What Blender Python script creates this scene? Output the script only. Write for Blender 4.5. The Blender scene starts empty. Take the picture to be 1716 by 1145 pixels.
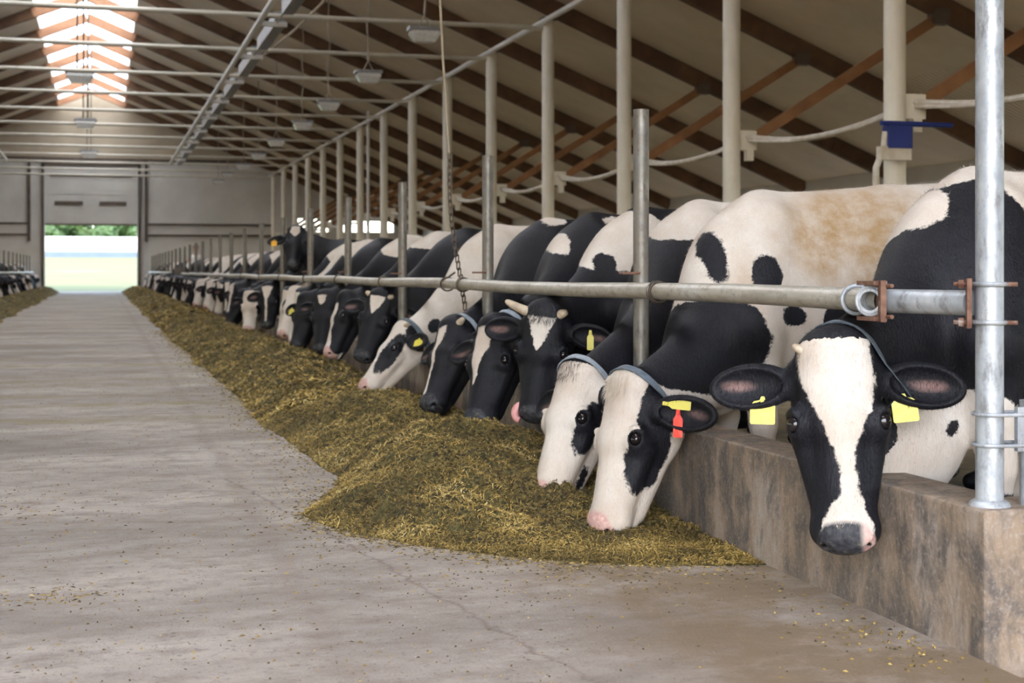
import bpy, bmesh, math, random
import numpy as np
from mathutils import Vector, Matrix, Quaternion
from mathutils.bvhtree import BVHTree

sc = bpy.context.scene
C = sc.collection
PI = math.pi

# ------------------------------------------------------------------ camera
YAW = math.atan(686 / 2400)
cam_d = bpy.data.cameras.new('camera')
cam = bpy.data.objects.new('camera', cam_d)
C.objects.link(cam)
cam.location = (0, 0, 1.0)
cam.rotation_euler = (PI / 2, 0, -YAW)
cam_d.sensor_width = 36
cam_d.lens = 2400 / 1716 * 36
cam_d.shift_y = -(572.5 - 454) / 1716
cam_d.clip_start = 0.05
cam_d.clip_end = 600
cam_d.dof.use_dof = True
cam_d.dof.focus_distance = 5.0
cam_d.dof.aperture_fstop = 5.0
sc.camera = cam

# ------------------------------------------------------------------ light
world = bpy.data.worlds.new('sky')
sc.world = world
world.use_nodes = True
wn = world.node_tree.nodes
wl = world.node_tree.links
wn.clear()
sky = wn.new('ShaderNodeTexSky')
sky.sky_type = 'NISHITA'
sky.sun_disc = False
sky.sun_elevation = math.radians(52)
sky.sun_rotation = math.radians(200)
sky.air_density = 1.0
sky.dust_density = 2.5
bg = wn.new('ShaderNodeBackground')
bg.inputs[1].default_value = 1.0
wo = wn.new('ShaderNodeOutputWorld')
wl.new(sky.outputs[0], bg.inputs[0])
wl.new(bg.outputs[0], wo.inputs[0])
sun_d = bpy.data.lights.new('sun', 'SUN')
sun_d.energy = 3.0
sun_d.angle = math.radians(3)
sun_d.color = (1.0, 0.93, 0.82)
sun = bpy.data.objects.new('sun', sun_d)
C.objects.link(sun)
# high sun standing off to the right of the barn, a little behind it
sun.rotation_euler = Vector((-0.42, -0.35, -0.84)).to_track_quat('-Z', 'Y').to_euler()


def portal(loc, direction, sx, sy):
    d = bpy.data.lights.new('daylight_portal', 'AREA')
    d.shape = 'RECTANGLE'
    d.size = sx
    d.size_y = sy
    d.cycles.is_portal = True
    o = bpy.data.objects.new('daylight_portal', d)
    C.objects.link(o)
    o.location = loc
    o.rotation_euler = Vector(direction).to_track_quat('-Z', 'Y').to_euler()


portal((-0.5, -3.3, 2.3), (0, 1, 0), 8.2, 4.6)
portal((-16.0, 34, 2.0), (1, 0, 0), 76, 2.4)
portal((15.0, 34, 2.0), (-1, 0, 0), 76, 2.4)
portal((-0.5, 34, 9.6), (0, 0, -1), 2.4, 76)
sc.view_settings.view_transform = 'Standard'
sc.view_settings.look = 'None'
sc.view_settings.gamma = 1.0
sc.view_settings.use_curve_mapping = False
sc.view_settings.exposure = 0.85
sc.cycles.max_bounces = 10
sc.cycles.diffuse_bounces = 7
sc.cycles.glossy_bounces = 3
sc.cycles.transmission_bounces = 4
sc.cycles.caustics_reflective = False
sc.cycles.caustics_refractive = False
sc.cycles.sample_clamp_indirect = 6.0
sc.cycles.use_denoising = True

# ------------------------------------------------------------------ layout (metres)
RIDGE_X, RIDGE_Z = -0.5, 9.33
SLOPE = 0.414
EAVE_R, EAVE_L = 15.4, -16.4
Y_NEAR, Y_END = -3.0, 71.5
COL_X = 8.0
COL_Y0, COL_DY = 13.36, 4.06
CURB_X0, CURB_X1, CURB_H = 2.17, 2.36, 0.385
CURB_Y0 = 3.19
L_CURB_X = -3.17
POST_X, POST_Y0, POST_DY, POST_TOP = 2.215, 3.205, 2.535, 1.69
RAIL_X, RAIL_Z = 2.135, 0.915


def roof_z(x):
    return RIDGE_Z - SLOPE * abs(x - RIDGE_X)


ORD = ['first', 'second', 'third', 'fourth', 'fifth', 'sixth', 'seventh', 'eighth', 'ninth', 'tenth', 'eleventh', 'twelfth', 'thirteenth', 'fourteenth', 'fifteenth', 'sixteenth', 'seventeenth', 'eighteenth', 'nineteenth']
ORD += ['twentieth'] + ['twenty-' + w for w in ORD[:9]] + ['thirtieth'] + ['thirty-' + w for w in ORD[:9]]

# ------------------------------------------------------------------ helpers


def tag(o, label=None, cat=None, group=None, kind=None):
    if label:
        o['label'] = label
    if cat:
        o['category'] = cat
    if group:
        o['group'] = group
    if kind:
        o['kind'] = kind
    return o


def empty(name, loc=(0, 0, 0)):
    o = bpy.data.objects.new(name, None)
    o.empty_display_size = 0.1
    C.objects.link(o)
    o.location = loc
    return o


class MB:
    """collects vertices and faces of one mesh"""

    def __init__(self):
        self.v, self.f = [], []

    def add(self, vs, fs):
        n = len(self.v)
        self.v += [tuple(p) for p in vs]
        self.f += [tuple(n + i for i in q) for q in fs]
        return self

    def box(self, lo, hi, M=None):
        x0, y0, z0 = lo
        x1, y1, z1 = hi
        vs = [Vector(p) for p in ((x0, y0, z0), (x1, y0, z0), (x1, y1, z0), (x0, y1, z0), (x0, y0, z1), (x1, y0, z1), (x1, y1, z1), (x0, y1, z1))]
        if M is not None:
            vs = [M @ p for p in vs]
        return self.add(vs, [(0, 3, 2, 1), (4, 5, 6, 7), (0, 1, 5, 4), (1, 2, 6, 5), (2, 3, 7, 6), (3, 0, 4, 7)])

    def bar(self, a, b, w, h, up=(0, 0, 1)):
        """box of section w x h from a to b; h is measured along up"""
        a, b = Vector(a), Vector(b)
        d = (b - a).normalized()
        s = d.cross(Vector(up)).normalized()
        u = s.cross(d).normalized()
        vs = []
        for p in (a, b):
            for i, j in ((-1, -1), (1, -1), (1, 1), (-1, 1)):
                vs.append(p + s * (i * w / 2) + u * (j * h / 2))
        return self.add(vs, [(0, 1, 2, 3), (7, 6, 5, 4), (0, 4, 5, 1), (1, 5, 6, 2), (2, 6, 7, 3), (3, 7, 4, 0)])

    def tube(self, pts, r, n=12, caps=True, closed=False):
        pts = [Vector(p) for p in pts]
        rs = r if isinstance(r, (list, tuple)) else [r] * len(pts)
        m = len(pts)
        d0 = (pts[1] - pts[0]).normalized()
        ref = Vector((0, 0, 1)) if abs(d0.z) < 0.9 else Vector((1, 0, 0))
        s = d0.cross(ref).normalized()
        vs = []
        for i, p in enumerate(pts):
            if closed:
                d = (pts[(i + 1) % m] - pts[(i - 1) % m]).normalized()
            else:
                d = (pts[min(i + 1, m - 1)] - pts[max(i - 1, 0)]).normalized()
            s = (s - d * s.dot(d)).normalized()
            u = d.cross(s)
            for k in range(n):
                a = 2 * PI * k / n
                vs.append(p + (s * math.cos(a) + u * math.sin(a)) * rs[i])
        fs = []
        for i in range(m if closed else m - 1):
            for k in range(n):
                a, b = i * n + k, i * n + (k + 1) % n
                c, e = ((i + 1) % m) * n + (k + 1) % n, ((i + 1) % m) * n + k
                fs.append((a, b, c, e))
        if caps and not closed:
            fs.append(tuple(range(n - 1, -1, -1)))
            fs.append(tuple((m - 1) * n + k for k in range(n)))
        return self.add(vs, fs)

    def ring(self, c, axis, R, r, n=24, k=8, a0=0, a1=2 * PI):
        c, ax = Vector(c), Vector(axis).normalized()
        s = ax.orthogonal().normalized()
        u = ax.cross(s)
        full = abs(a1 - a0 - 2 * PI) < 1e-6
        m = n if full else n + 1
        pts = [c + (s * math.cos(a0 + (a1 - a0) * i / n) + u * math.sin(a0 + (a1 - a0) * i / n)) * R for i in range(m)]
        return self.tube(pts, r, k, closed=full)

    def lathe(self, prof, n=24, M=None):
        """prof: (radius, z) pairs around z"""
        vs, fs = [], []
        for r, z in prof:
            for k in range(n):
                a = 2 * PI * k / n
                vs.append(Vector((r * math.cos(a), r * math.sin(a), z)))
        for i in range(len(prof) - 1):
            for k in range(n):
                fs.append((i * n + k, i * n + (k + 1) % n, (i + 1) * n + (k + 1) % n, (i + 1) * n + k))
        fs.append(tuple(range(n - 1, -1, -1)))
        fs.append(tuple((len(prof) - 1) * n + k for k in range(n)))
        if M is not None:
            vs = [M @ p for p in vs]
        return self.add(vs, fs)


def _build(self, name, mat, parent=None, smooth=True, origin=None):
    me = bpy.data.meshes.new(name)
    vs = self.v
    if origin is not None:
        ox, oy, oz = origin
        vs = [(x - ox, y - oy, z - oz) for x, y, z in vs]
    me.from_pydata(vs, [], self.f)
    me.update()
    if mat:
        me.materials.append(mat)
    if smooth:
        me.polygons.foreach_set('use_smooth', [True] * len(me.polygons))
        me.set_sharp_from_angle(angle=math.radians(40))
    o = bpy.data.objects.new(name, me)
    C.objects.link(o)
    if origin is not None:
        o.location = origin
    if parent is not None:
        o.parent = parent
    return o


MB.build = _build

# ------------------------------------------------------------------ materials


class NT:
    def __init__(self, name):
        self.m = bpy.data.materials.new(name)
        self.m.use_nodes = True
        self.t = self.m.node_tree
        self.n = self.t.nodes
        self.n.clear()
        self.out = self.n.new('ShaderNodeOutputMaterial')
        self.b = self.n.new('ShaderNodeBsdfPrincipled')
        self.l(self.b.outputs[0], self.out.inputs[0])

    def l(self, a, b):
        self.t.links.new(a, b)

    def node(self, kind, **kw):
        x = self.n.new(kind)
        for k, v in kw.items():
            setattr(x, k, v)
        return x

    def pos(self, scale=(1, 1, 1), kind='Object'):
        tc = self.node('ShaderNodeTexCoord')
        if kind == 'World':
            g = self.node('ShaderNodeNewGeometry')
            src = g.outputs['Position']
        else:
            src = tc.outputs[kind]
        mp = self.node('ShaderNodeMapping')
        mp.inputs['Scale'].default_value = scale
        self.l(src, mp.inputs[0])
        return mp.outputs[0]

    def noise(self, vec, scale, detail=4, rough=0.55, dist=0.0):
        x = self.node('ShaderNodeTexNoise')
        x.inputs['Scale'].default_value = scale
        x.inputs['Detail'].default_value = detail
        x.inputs['Roughness'].default_value = rough
        x.inputs['Distortion'].default_value = dist
        self.l(vec, x.inputs['Vector'])
        return x.outputs['Fac']

    def vor(self, vec, scale, feature='F1', out='Distance'):
        x = self.node('ShaderNodeTexVoronoi', feature=feature)
        x.inputs['Scale'].default_value = scale
        self.l(vec, x.inputs['Vector'])
        return x.outputs[out]

    def ramp(self, fac, stops, interp='LINEAR'):
        x = self.node('ShaderNodeValToRGB')
        x.color_ramp.interpolation = interp
        e = x.color_ramp.elements
        while len(e) > 1:
            e.remove(e[0])
        e[0].position, e[0].color = stops[0][0], self.c(stops[0][1])
        for p, col in stops[1:]:
            k = e.new(p)
            k.color = self.c(col)
        self.l(fac, x.inputs[0])
        return x.outputs[0]

    @staticmethod
    def c(v):
        if isinstance(v, (int, float)):
            return (v, v, v, 1)
        return tuple(v) + (1,) if len(v) == 3 else v

    def mix(self, fac, a, b, mode='MIX'):
        x = self.node('ShaderNodeMix', data_type='RGBA', blend_type=mode)
        for i, v in ((0, fac), (6, a), (7, b)):
            if hasattr(v, 'is_output'):
                self.l(v, x.inputs[i])
            elif i == 0:
                x.inputs[0].default_value = v
            else:
                x.inputs[i].default_value = self.c(v)
        return x.outputs[2]

    def math(self, op, a, b=None, c=None):
        x = self.node('ShaderNodeMath', operation=op)
        for i, v in enumerate((a, b, c)):
            if v is None:
                continue
            if hasattr(v, 'is_output'):
                self.l(v, x.inputs[i])
            else:
                x.inputs[i].default_value = v
        return x.outputs[0]

    def attr(self, name, out='Fac'):
        x = self.node('ShaderNodeAttribute', attribute_name=name)
        return x.outputs[out]

    def sep(self, vec):
        x = self.node('ShaderNodeSeparateXYZ')
        self.l(vec, x.inputs[0])
        return x.outputs

    def bump(self, h, dist=0.01, strength=1.0):
        x = self.node('ShaderNodeBump')
        x.inputs['Strength'].default_value = strength
        x.inputs['Distance'].default_value = dist
        self.l(h, x.inputs['Height'])
        self.l(x.outputs[0], self.b.inputs['Normal'])

    def set(self, base=None, rough=None, metal=None, **kw):
        for key, v in (('Base Color', base), ('Roughness', rough), ('Metallic', metal)):
            if v is None:
                continue
            if hasattr(v, 'is_output'):
                self.l(v, self.b.inputs[key])
            else:
                self.b.inputs[key].default_value = self.c(v) if key == 'Base Color' else v
        for k, v in kw.items():
            self.b.inputs[k.replace('_', ' ')].default_value = v
        return self.m


def mottled(name, c1, c2, scale=6, rough=0.6, metal=0.0, bump=0.002, bscale=40, third=None):
    t = NT(name)
    p = t.pos()
    col = t.ramp(t.noise(p, scale, 5), [(0.3, c1), (0.7, c2)])
    if third:
        col = t.mix(t.ramp(t.noise(p, scale * 0.6, 6, 0.7), [(0.55, 0), (0.68, 1)]), col, third)
    t.bump(t.noise(p, bscale, 3), bump)
    return t.set(col, rough, metal)


M = {}
M['column'] = mottled('white_paint', (0.76, 0.71, 0.60), (0.86, 0.82, 0.72), 3, 0.45)
M['galv'] = None


def mk_galv(name, rusty):
    t = NT(name)
    p = t.pos((1, 1, 1))
    n1 = t.noise(p, 9, 6, 0.65)
    n2 = t.noise(p, 55, 4, 0.6)
    n3 = t.noise(p, 24, 6, 0.75)
    col = t.ramp(n1, [(0.3, (0.26, 0.29, 0.32)), (0.55, (0.42, 0.45, 0.48)), (0.75, (0.58, 0.60, 0.62))] if not rusty else [(0.3, (0.10, 0.11, 0.105)), (0.55, (0.20, 0.21, 0.20)), (0.75, (0.32, 0.33, 0.32))])
    col = t.mix(t.math('MULTIPLY', n2, 0.35), col, (0.25, 0.24, 0.23))
    rust = t.ramp(n3, [(0.60 if rusty else 0.68, 0), (0.70 if rusty else 0.78, 1)])
    col = t.mix(rust, col, (0.20, 0.10, 0.05))
    if rusty:
        dirt = t.ramp(t.noise(p, 3.5, 5, 0.7), [(0.35, 0), (0.7, 0.8)])
        col = t.mix(dirt, col, (0.20, 0.15, 0.10))
    grime = t.ramp(t.noise(t.pos((1, 1, 0.35)), 26, 6, 0.75), [(0.50, 0), (0.66, 0.75)])
    col = t.mix(grime, col, (0.12, 0.11, 0.10) if not rusty else (0.07, 0.055, 0.045))
    t.bump(n2, 0.001)
    rg = t.ramp(n1, [(0.3, 0.55), (0.7, 0.38)])
    return t.set(col, rg, 0.35)


M['galv'] = mk_galv('galvanised_steel', False)
M['galv_old'] = mk_galv('weathered_galvanised_steel', True)
M['rust'] = mottled('rusty_steel', (0.09, 0.035, 0.02), (0.22, 0.12, 0.08), 30, 0.8, 0.2, third=(0.36, 0.34, 0.32))
M['rail'] = None


def mk_rail():
    t = NT('feed_rail_steel')
    p = t.pos((1, 0.25, 1))
    n1 = t.noise(p, 14, 6, 0.65)
    n3 = t.noise(t.pos((1, 1, 1)), 22, 6, 0.75)
    col = t.ramp(n1, [(0.3, (0.36, 0.33, 0.27)), (0.55, (0.50, 0.47, 0.40)), (0.75, (0.60, 0.59, 0.56))])
    rust = t.ramp(n3, [(0.60, 0), (0.72, 0.8)])
    col = t.mix(rust, col, (0.22, 0.13, 0.08))
    st = t.ramp(t.noise(t.pos((1, 0.5, 1)), 34, 6, 0.75), [(0.50, 0), (0.66, 0.7)])
    col = t.mix(st, col, (0.20, 0.175, 0.14))
    t.bump(n3, 0.0008)
    return t.set(col, 0.42, 0.3)


M['rail'] = mk_rail()


def mk_wood():
    t = NT('rafter_timber')
    p = t.pos((1, 1, 1), 'World')
    n = t.noise(p, 1.6, 6, 0.6, 0.6)
    g = t.noise(t.pos((2, 14, 14), 'World'), 2.2, 5, 0.6)
    col = t.ramp(n, [(0.28, (0.05, 0.026, 0.013)), (0.5, (0.135, 0.068, 0.032)), (0.75, (0.22, 0.12, 0.06))])
    col = t.mix(t.math('MULTIPLY', g, 0.55), col, (0.07, 0.035, 0.018))
    t.bump(g, 0.003)
    return t.set(col, 0.7)


M['wood'] = mk_wood()
M['wood_brace'] = mottled('orange_brown_timber', (0.22, 0.105, 0.045), (0.34, 0.17, 0.07), 3, 0.65)
M['wood_skylit'] = mottled('skylit_rafter_timber', (0.26, 0.12, 0.06), (0.42, 0.22, 0.12), 2, 0.7)  # rafter timber under the skylight, its lit look put into the colour


def mk_roof():
    t = NT('roof_lining')
    p = t.pos((1, 1, 1), 'World')
    n = t.noise(p, 0.8, 4, 0.6)
    col = t.ramp(n, [(0.3, (0.66, 0.57, 0.46)), (0.7, (0.80, 0.71, 0.59))])
    # lower part of the slopes is profiled sheet
    w = t.node('ShaderNodeTexWave', wave_type='BANDS', bands_direction='Y')
    w.inputs['Scale'].default_value = 2.6
    t.l(p, w.inputs['Vector'])
    sx = t.sep(p)[0]
    low = t.ramp(t.math('ABSOLUTE', t.math('ADD', sx, 0.5)), [(0, 0), (1, 1)])
    fac = t.math('GREATER_THAN', t.math('ABSOLUTE', t.math('ADD', sx, 0.5)), 13.2)
    t.bump(t.math('MULTIPLY', w.outputs['Fac'], t.math('MULTIPLY', fac, 1.0)), 0.03)
    return t.set(col, 0.55)


M['roof'] = mk_roof()
M['gable'] = mottled('gable_lining', (0.34, 0.28, 0.20), (0.46, 0.39, 0.29), 0.7, 0.7)
M['white_sheet'] = mottled('white_sheet', (0.50, 0.48, 0.44), (0.62, 0.60, 0.56), 0.8, 0.5)
M['paint_white'] = mottled('white_enamel', (0.70, 0.69, 0.66), (0.80, 0.79, 0.76), 3, 0.4)
M['tie'] = mottled('pale_tie_steel', (0.52, 0.49, 0.40), (0.64, 0.61, 0.52), 3, 0.4, 0.2)
M['dark_metal'] = mottled('dark_brown_steel', (0.07, 0.05, 0.035), (0.13, 0.10, 0.075), 5, 0.6)
M['grey_metal'] = mottled('grey_steel', (0.25, 0.25, 0.25), (0.38, 0.38, 0.38), 8, 0.45, 0.5)
M['lamp_glass'] = mottled('lamp_glass', (0.55, 0.55, 0.52), (0.75, 0.74, 0.70), 20, 0.12, 0.0)
M['cable'] = mottled('cable', (0.30, 0.25, 0.17), (0.40, 0.34, 0.25), 9, 0.6)
M['pipe_lag'] = mottled('white_sleeve', (0.55, 0.48, 0.38), (0.74, 0.70, 0.62), 7, 0.5)
M['chain'] = mottled('dark_chain_steel', (0.05, 0.045, 0.04), (0.20, 0.15, 0.11), 30, 0.45, 0.7)


def mk_floor():
    t = NT('feed_alley_concrete')
    p = t.pos((1, 1, 1), 'World')
    X, Y = t.sep(p)[0], t.sep(p)[1]
    big = t.noise(t.pos((0.5, 0.9, 1), 'World'), 1.1, 6, 0.62)
    mid = t.noise(t.pos((1, 1.8, 1), 'World'), 4.5, 6, 0.7)
    fine = t.noise(p, 90, 4, 0.7)
    col = t.ramp(big, [(0.28, (0.15, 0.122, 0.10)), (0.5, (0.33, 0.285, 0.245)), (0.70, (0.50, 0.445, 0.39))])
    col = t.mix(t.ramp(mid, [(0.46, 0), (0.68, 0.85)]), col, (0.20, 0.165, 0.135))
    spk = t.noise(p, 26, 5, 0.8)
    col = t.mix(t.ramp(spk, [(0.56, 0), (0.66, 0.8)]), col, (0.14, 0.115, 0.095))
    col = t.mix(t.ramp(spk, [(0.30, 0.5), (0.40, 0)]), col, (0.60, 0.55, 0.50))
    col = t.mix(t.ramp(fine, [(0.45, 0), (0.75, 0.35)]), col, (0.22, 0.18, 0.15))
    vs_ = t.vor(t.pos((1, 1, 1), 'World'), 42, 'F1', 'Distance')
    col = t.mix(t.math('MULTIPLY', t.math('LESS_THAN', vs_, 0.16), t.ramp(t.noise(p, 4.0, 5, 0.7), [(0.42, 0), (0.60, 0.85)])), col, (0.09, 0.072, 0.055))
    vs2 = t.vor(t.pos((1, 1, 1), 'World'), 15, 'F1', 'Distance')
    col = t.mix(t.math('MULTIPLY', t.math('LESS_THAN', vs2, 0.13), t.ramp(t.noise(p, 2.0, 5, 0.7), [(0.45, 0), (0.60, 0.7)])), col, (0.12, 0.098, 0.08))
    grit = t.noise(p, 240, 3, 0.6)
    col = t.mix(t.ramp(grit, [(0.52, 0), (0.70, 0.5)]), col, (0.15, 0.125, 0.105))
    # long stained joint and drip trail
    wob = t.noise(t.pos((0.2, 1.3, 1), 'World'), 1.6, 5, 0.7)
    d = t.math('ABSOLUTE', t.math('SUBTRACT', t.math('ADD', X, t.math('MULTIPLY', t.math('SUBTRACT', wob, 0.5), 0.16)), 0.60))
    joint = t.ramp(t.math('SUBTRACT', d, t.math('MULTIPLY', t.noise(p, 5, 4, 0.7), 0.05)), [(0.0, 0.5), (0.012, 0.22), (0.05, 0.0)])
    joint = t.math('MULTIPLY', joint, t.ramp(t.noise(p, 1.7, 5, 0.7), [(0.35, 0.25), (0.6, 1)]))
    col = t.mix(joint, col, (0.20, 0.155, 0.125))
    wob2 = t.noise(t.pos((0.3, 3.5, 1), 'World'), 1.6, 5, 0.7)
    d2 = t.math('ABSOLUTE', t.math('SUBTRACT', t.math('ADD', X, t.math('MULTIPLY', t.math('SUBTRACT', wob2, 0.5), 0.16)), t.math('SUBTRACT', 1.66, t.math('MULTIPLY', Y, 0.155))))
    drip = t.ramp(t.math('ADD', d2, t.math('MULTIPLY', t.noise(p, 9, 4, 0.7), 0.03)), [(0.012, 0.9), (0.028, 0.0)])
    drip = t.math('MULTIPLY', drip, t.math('LESS_THAN', Y, 7.0))
    col = t.mix(drip, col, (0.16, 0.12, 0.10))
    # wet brown ground by the near curb
    wet = t.math('MULTIPLY', t.ramp(X, [(0.0, 0), (1.0, 1)]), t.ramp(t.noise(t.pos((0.9, 1, 1), 'World'), 1.5, 6, 0.7), [(0.38, 0), (0.54, 1)]))
    gate = t.math('MULTIPLY', t.math('GREATER_THAN', X, 1.15), t.math('LESS_THAN', Y, 5.2))
    ed = t.ramp(t.math('SUBTRACT', X, 1.15), [(0, 0), (0.4, 1)])
    col = t.mix(t.math('MULTIPLY', t.math('MULTIPLY', wet, gate), t.math('MULTIPLY', ed, 0.9)), col, (0.16, 0.11, 0.06))
    # chaff dust rubbed into cross bands and beside the feed
    band = t.ramp(t.noise(t.pos((0.08, 1.2, 1), 'World'), 1.3, 5, 0.65), [(0.50, 0), (0.60, 0.85)])
    band = t.math('MULTIPLY', band, t.ramp(t.noise(p, 3, 5, 0.7), [(0.35, 0), (0.6, 1)]))
    band = t.math('MULTIPLY', band, t.math('GREATER_THAN', Y, 9.0))
    col = t.mix(band, col, (0.22, 0.175, 0.065))
    t.bump(t.math('ADD', fine, t.math('MULTIPLY', mid, 2.0)), 0.006, 0.7)
    return t.set(col, t.ramp(mid, [(0.3, 0.62), (0.7, 0.85)]))


M['floor'] = mk_floor()


def mk_curb():
    t = NT('curb_concrete')
    p = t.pos((1, 1, 1), 'World')
    v = t.noise(t.pos((1, 1.6, 0.5), 'World'), 2.6, 6, 0.7)
    v2 = t.noise(t.pos((1, 1, 0.6), 'World'), 7, 6, 0.72, 0.4)
    fine = t.noise(p, 70, 5, 0.7)
    col = t.ramp(v, [(0.30, (0.055, 0.06, 0.07)), (0.42, (0.14, 0.11, 0.085)), (0.54, (0.26, 0.19, 0.13)), (0.66, (0.33, 0.27, 0.22)), (0.8, (0.36, 0.35, 0.34))])
    col = t.mix(t.ramp(v2, [(0.46, 0), (0.62, 0.85)]), col, (0.075, 0.065, 0.06))
    col = t.mix(t.ramp(fine, [(0.52, 0), (0.75, 0.45)]), col, (0.45, 0.40, 0.35))
    t.bump(t.math('ADD', fine, v2), 0.006, 0.8)
    return t.set(col, 0.8)


M['curb'] = mk_curb()


def mk_feed():
    t = NT('chopped_feed')
    p = t.pos((1, 1, 1), 'World')
    v = t.vor(p, 75, 'F1', 'Color')
    r = t.sep(v)[0]
    col = t.ramp(r, [(0.0, (0.025, 0.019, 0.006)), (0.35, (0.085, 0.062, 0.016)), (0.7, (0.17, 0.125, 0.032)), (1.0, (0.28, 0.21, 0.07))])
    col = t.mix(t.ramp(t.noise(p, 6, 5, 0.6), [(0.45, 0), (0.7, 0.65)]), col, (0.085, 0.08, 0.022))
    n = t.noise(p, 60, 5, 0.7)
    t.bump(t.math('ADD', n, t.noise(p, 170, 3, 0.6)), 0.02, 1.0)
    return t.set(col, 0.85)


M['feed'] = mk_feed()


def mk_chip():
    t = NT('feed_chaff')
    r = t.attr('tone')
    col = t.ramp(r, [(0.0, (0.035, 0.026, 0.008)), (0.3, (0.14, 0.095, 0.022)), (0.6, (0.34, 0.225, 0.052)), (0.88, (0.54, 0.385, 0.12)), (1.0, (0.66, 0.54, 0.25))])
    return t.set(col, 0.8)


M['chip'] = mk_chip()


def mk_cow():
    t = NT('cow_coat')
    p = t.pos((1, 1, 1))
    pat = t.attr('pat')
    jag = t.noise(p, 90, 4, 0.7)
    jag2 = t.noise(p, 22, 4, 0.6)
    d = t.math('ADD', pat, t.math('ADD', t.math('MULTIPLY', t.math('SUBTRACT', jag, 0.5), 0.022), t.math('MULTIPLY', t.math('SUBTRACT', jag2, 0.5), 0.03)))
    black = t.ramp(t.math('ADD', t.math('MULTIPLY', d, 150), 0.5), [(0, 0), (1, 1)])
    n = t.noise(p, 3.2, 4, 0.6)
    white = t.ramp(n, [(0.3, (0.52, 0.44, 0.37)), (0.55, (0.64, 0.585, 0.525)), (0.8, (0.72, 0.69, 0.65))])
    hair = t.noise(t.pos((1, 1, 0.35)), 130, 4, 0.7)
    dirt = t.math('MULTIPLY', t.attr('dirt'), t.ramp(t.noise(p, 11, 5, 0.65), [(0.3, 0.25), (0.65, 1)]))
    white = t.mix(dirt, white, (0.36, 0.22, 0.09))
    white = t.mix(t.ramp(hair, [(0.45, 0), (0.8, 0.35)]), white, (0.42, 0.36, 0.29))
    blk = t.ramp(t.noise(p, 6, 4, 0.6), [(0.3, (0.004, 0.004, 0.006)), (0.7, (0.009, 0.009, 0.013))])
    blk = t.mix(t.ramp(hair, [(0.5, 0), (0.85, 0.35)]), blk, (0.025, 0.023, 0.03))
    col = t.mix(black, white, blk)
    col = t.mix(t.attr('pink'), col, t.ramp(t.noise(p, 60, 4, 0.6), [(0.35, (0.42, 0.22, 0.19)), (0.7, (0.62, 0.40, 0.35))]))
    col = t.mix(t.attr('nose'), col, t.ramp(t.noise(p, 55, 4, 0.6), [(0.35, (0.018, 0.018, 0.022)), (0.62, (0.05, 0.05, 0.055)), (0.72, (0.16, 0.13, 0.04))]))
    col = t.mix(t.attr('hole'), col, (0.006, 0.004, 0.004))
    t.b.inputs['Specular IOR Level'].default_value = 0.25
    t.bump(t.math('ADD', hair, t.math('MULTIPLY', jag2, 0.6)), 0.006, 0.6)
    rg = t.math('SUBTRACT', t.mix(black, 0.75, 0.5), t.math('MULTIPLY', t.attr('nose'), 0.25))
    return t.set(col, rg)


M['cow'] = mk_cow()
M['eye'] = mottled('cow_eye', (0.006, 0.005, 0.006), (0.015, 0.01, 0.01), 30, 0.12, 0, 0.0)
M['yellow_tag'] = mottled('yellow_plastic', (0.58, 0.50, 0.06), (0.66, 0.58, 0.10), 10, 0.4)
M['orange_tag'] = mottled('orange_plastic', (0.75, 0.38, 0.03), (0.85, 0.48, 0.05), 10, 0.4)
M['red_tag'] = mottled('red_plastic', (0.70, 0.035, 0.02), (0.80, 0.06, 0.03), 10, 0.35)
M['collar'] = mottled('grey_blue_webbing', (0.07, 0.09, 0.115), (0.15, 0.18, 0.21), 30, 0.7, 0, 0.002, 150)
M['collar_pale'] = mottled('pale_webbing', (0.20, 0.24, 0.28), (0.34, 0.37, 0.40), 30, 0.7, 0, 0.002, 150)
M['horn'] = mottled('horn', (0.30, 0.22, 0.15), (0.55, 0.46, 0.34), 25, 0.4)
M['tongue'] = mottled('tongue', (0.55, 0.22, 0.22), (0.70, 0.36, 0.33), 25, 0.3)
M['board'] = mottled('dark_board', (0.06, 0.04, 0.03), (0.12, 0.085, 0.06), 5, 0.8)
M['grass'] = mottled('grass', (0.06, 0.075, 0.012), (0.095, 0.095, 0.022), 0.25, 0.9, third=(0.13, 0.085, 0.045))
M['leaf'] = mottled('tree_leaves', (0.015, 0.045, 0.012), (0.045, 0.085, 0.018), 1.2, 0.7)
M['bark'] = mottled('bark', (0.10, 0.07, 0.05), (0.18, 0.13, 0.09), 4, 0.9)
M['far_white'] = mottled('white_wall', (0.50, 0.51, 0.53), (0.60, 0.61, 0.63), 0.5, 0.7)
M['far_blue'] = mottled('pale_blue_plinth', (0.07, 0.10, 0.14), (0.09, 0.12, 0.17), 0.5, 0.7)
M['blue_plastic'] = mottled('blue_plastic', (0.01, 0.025, 0.16), (0.02, 0.04, 0.24), 5, 0.4)
M['coat_white'] = mottled('white_cotton', (0.70, 0.68, 0.64), (0.80, 0.78, 0.74), 5, 0.8)
M['skin'] = mottled('skin', (0.42, 0.22, 0.15), (0.50, 0.28, 0.19), 10, 0.5)
M['hair'] = mottled('brown_hair', (0.045, 0.02, 0.012), (0.08, 0.04, 0.02), 30, 0.6)
M['hair_white'] = mottled('white_hair', (0.62, 0.57, 0.52), (0.75, 0.71, 0.66), 60, 0.7)
M['hair_cream'] = mottled('cream_hair', (0.55, 0.46, 0.36), (0.70, 0.62, 0.52), 60, 0.7)
M['hair_black'] = mottled('black_hair', (0.006, 0.006, 0.008), (0.02, 0.02, 0.024), 60, 0.6)
M['straw'] = mottled('cow_side_bedding', (0.16, 0.11, 0.05), (0.30, 0.22, 0.10), 4, 0.9)


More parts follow.
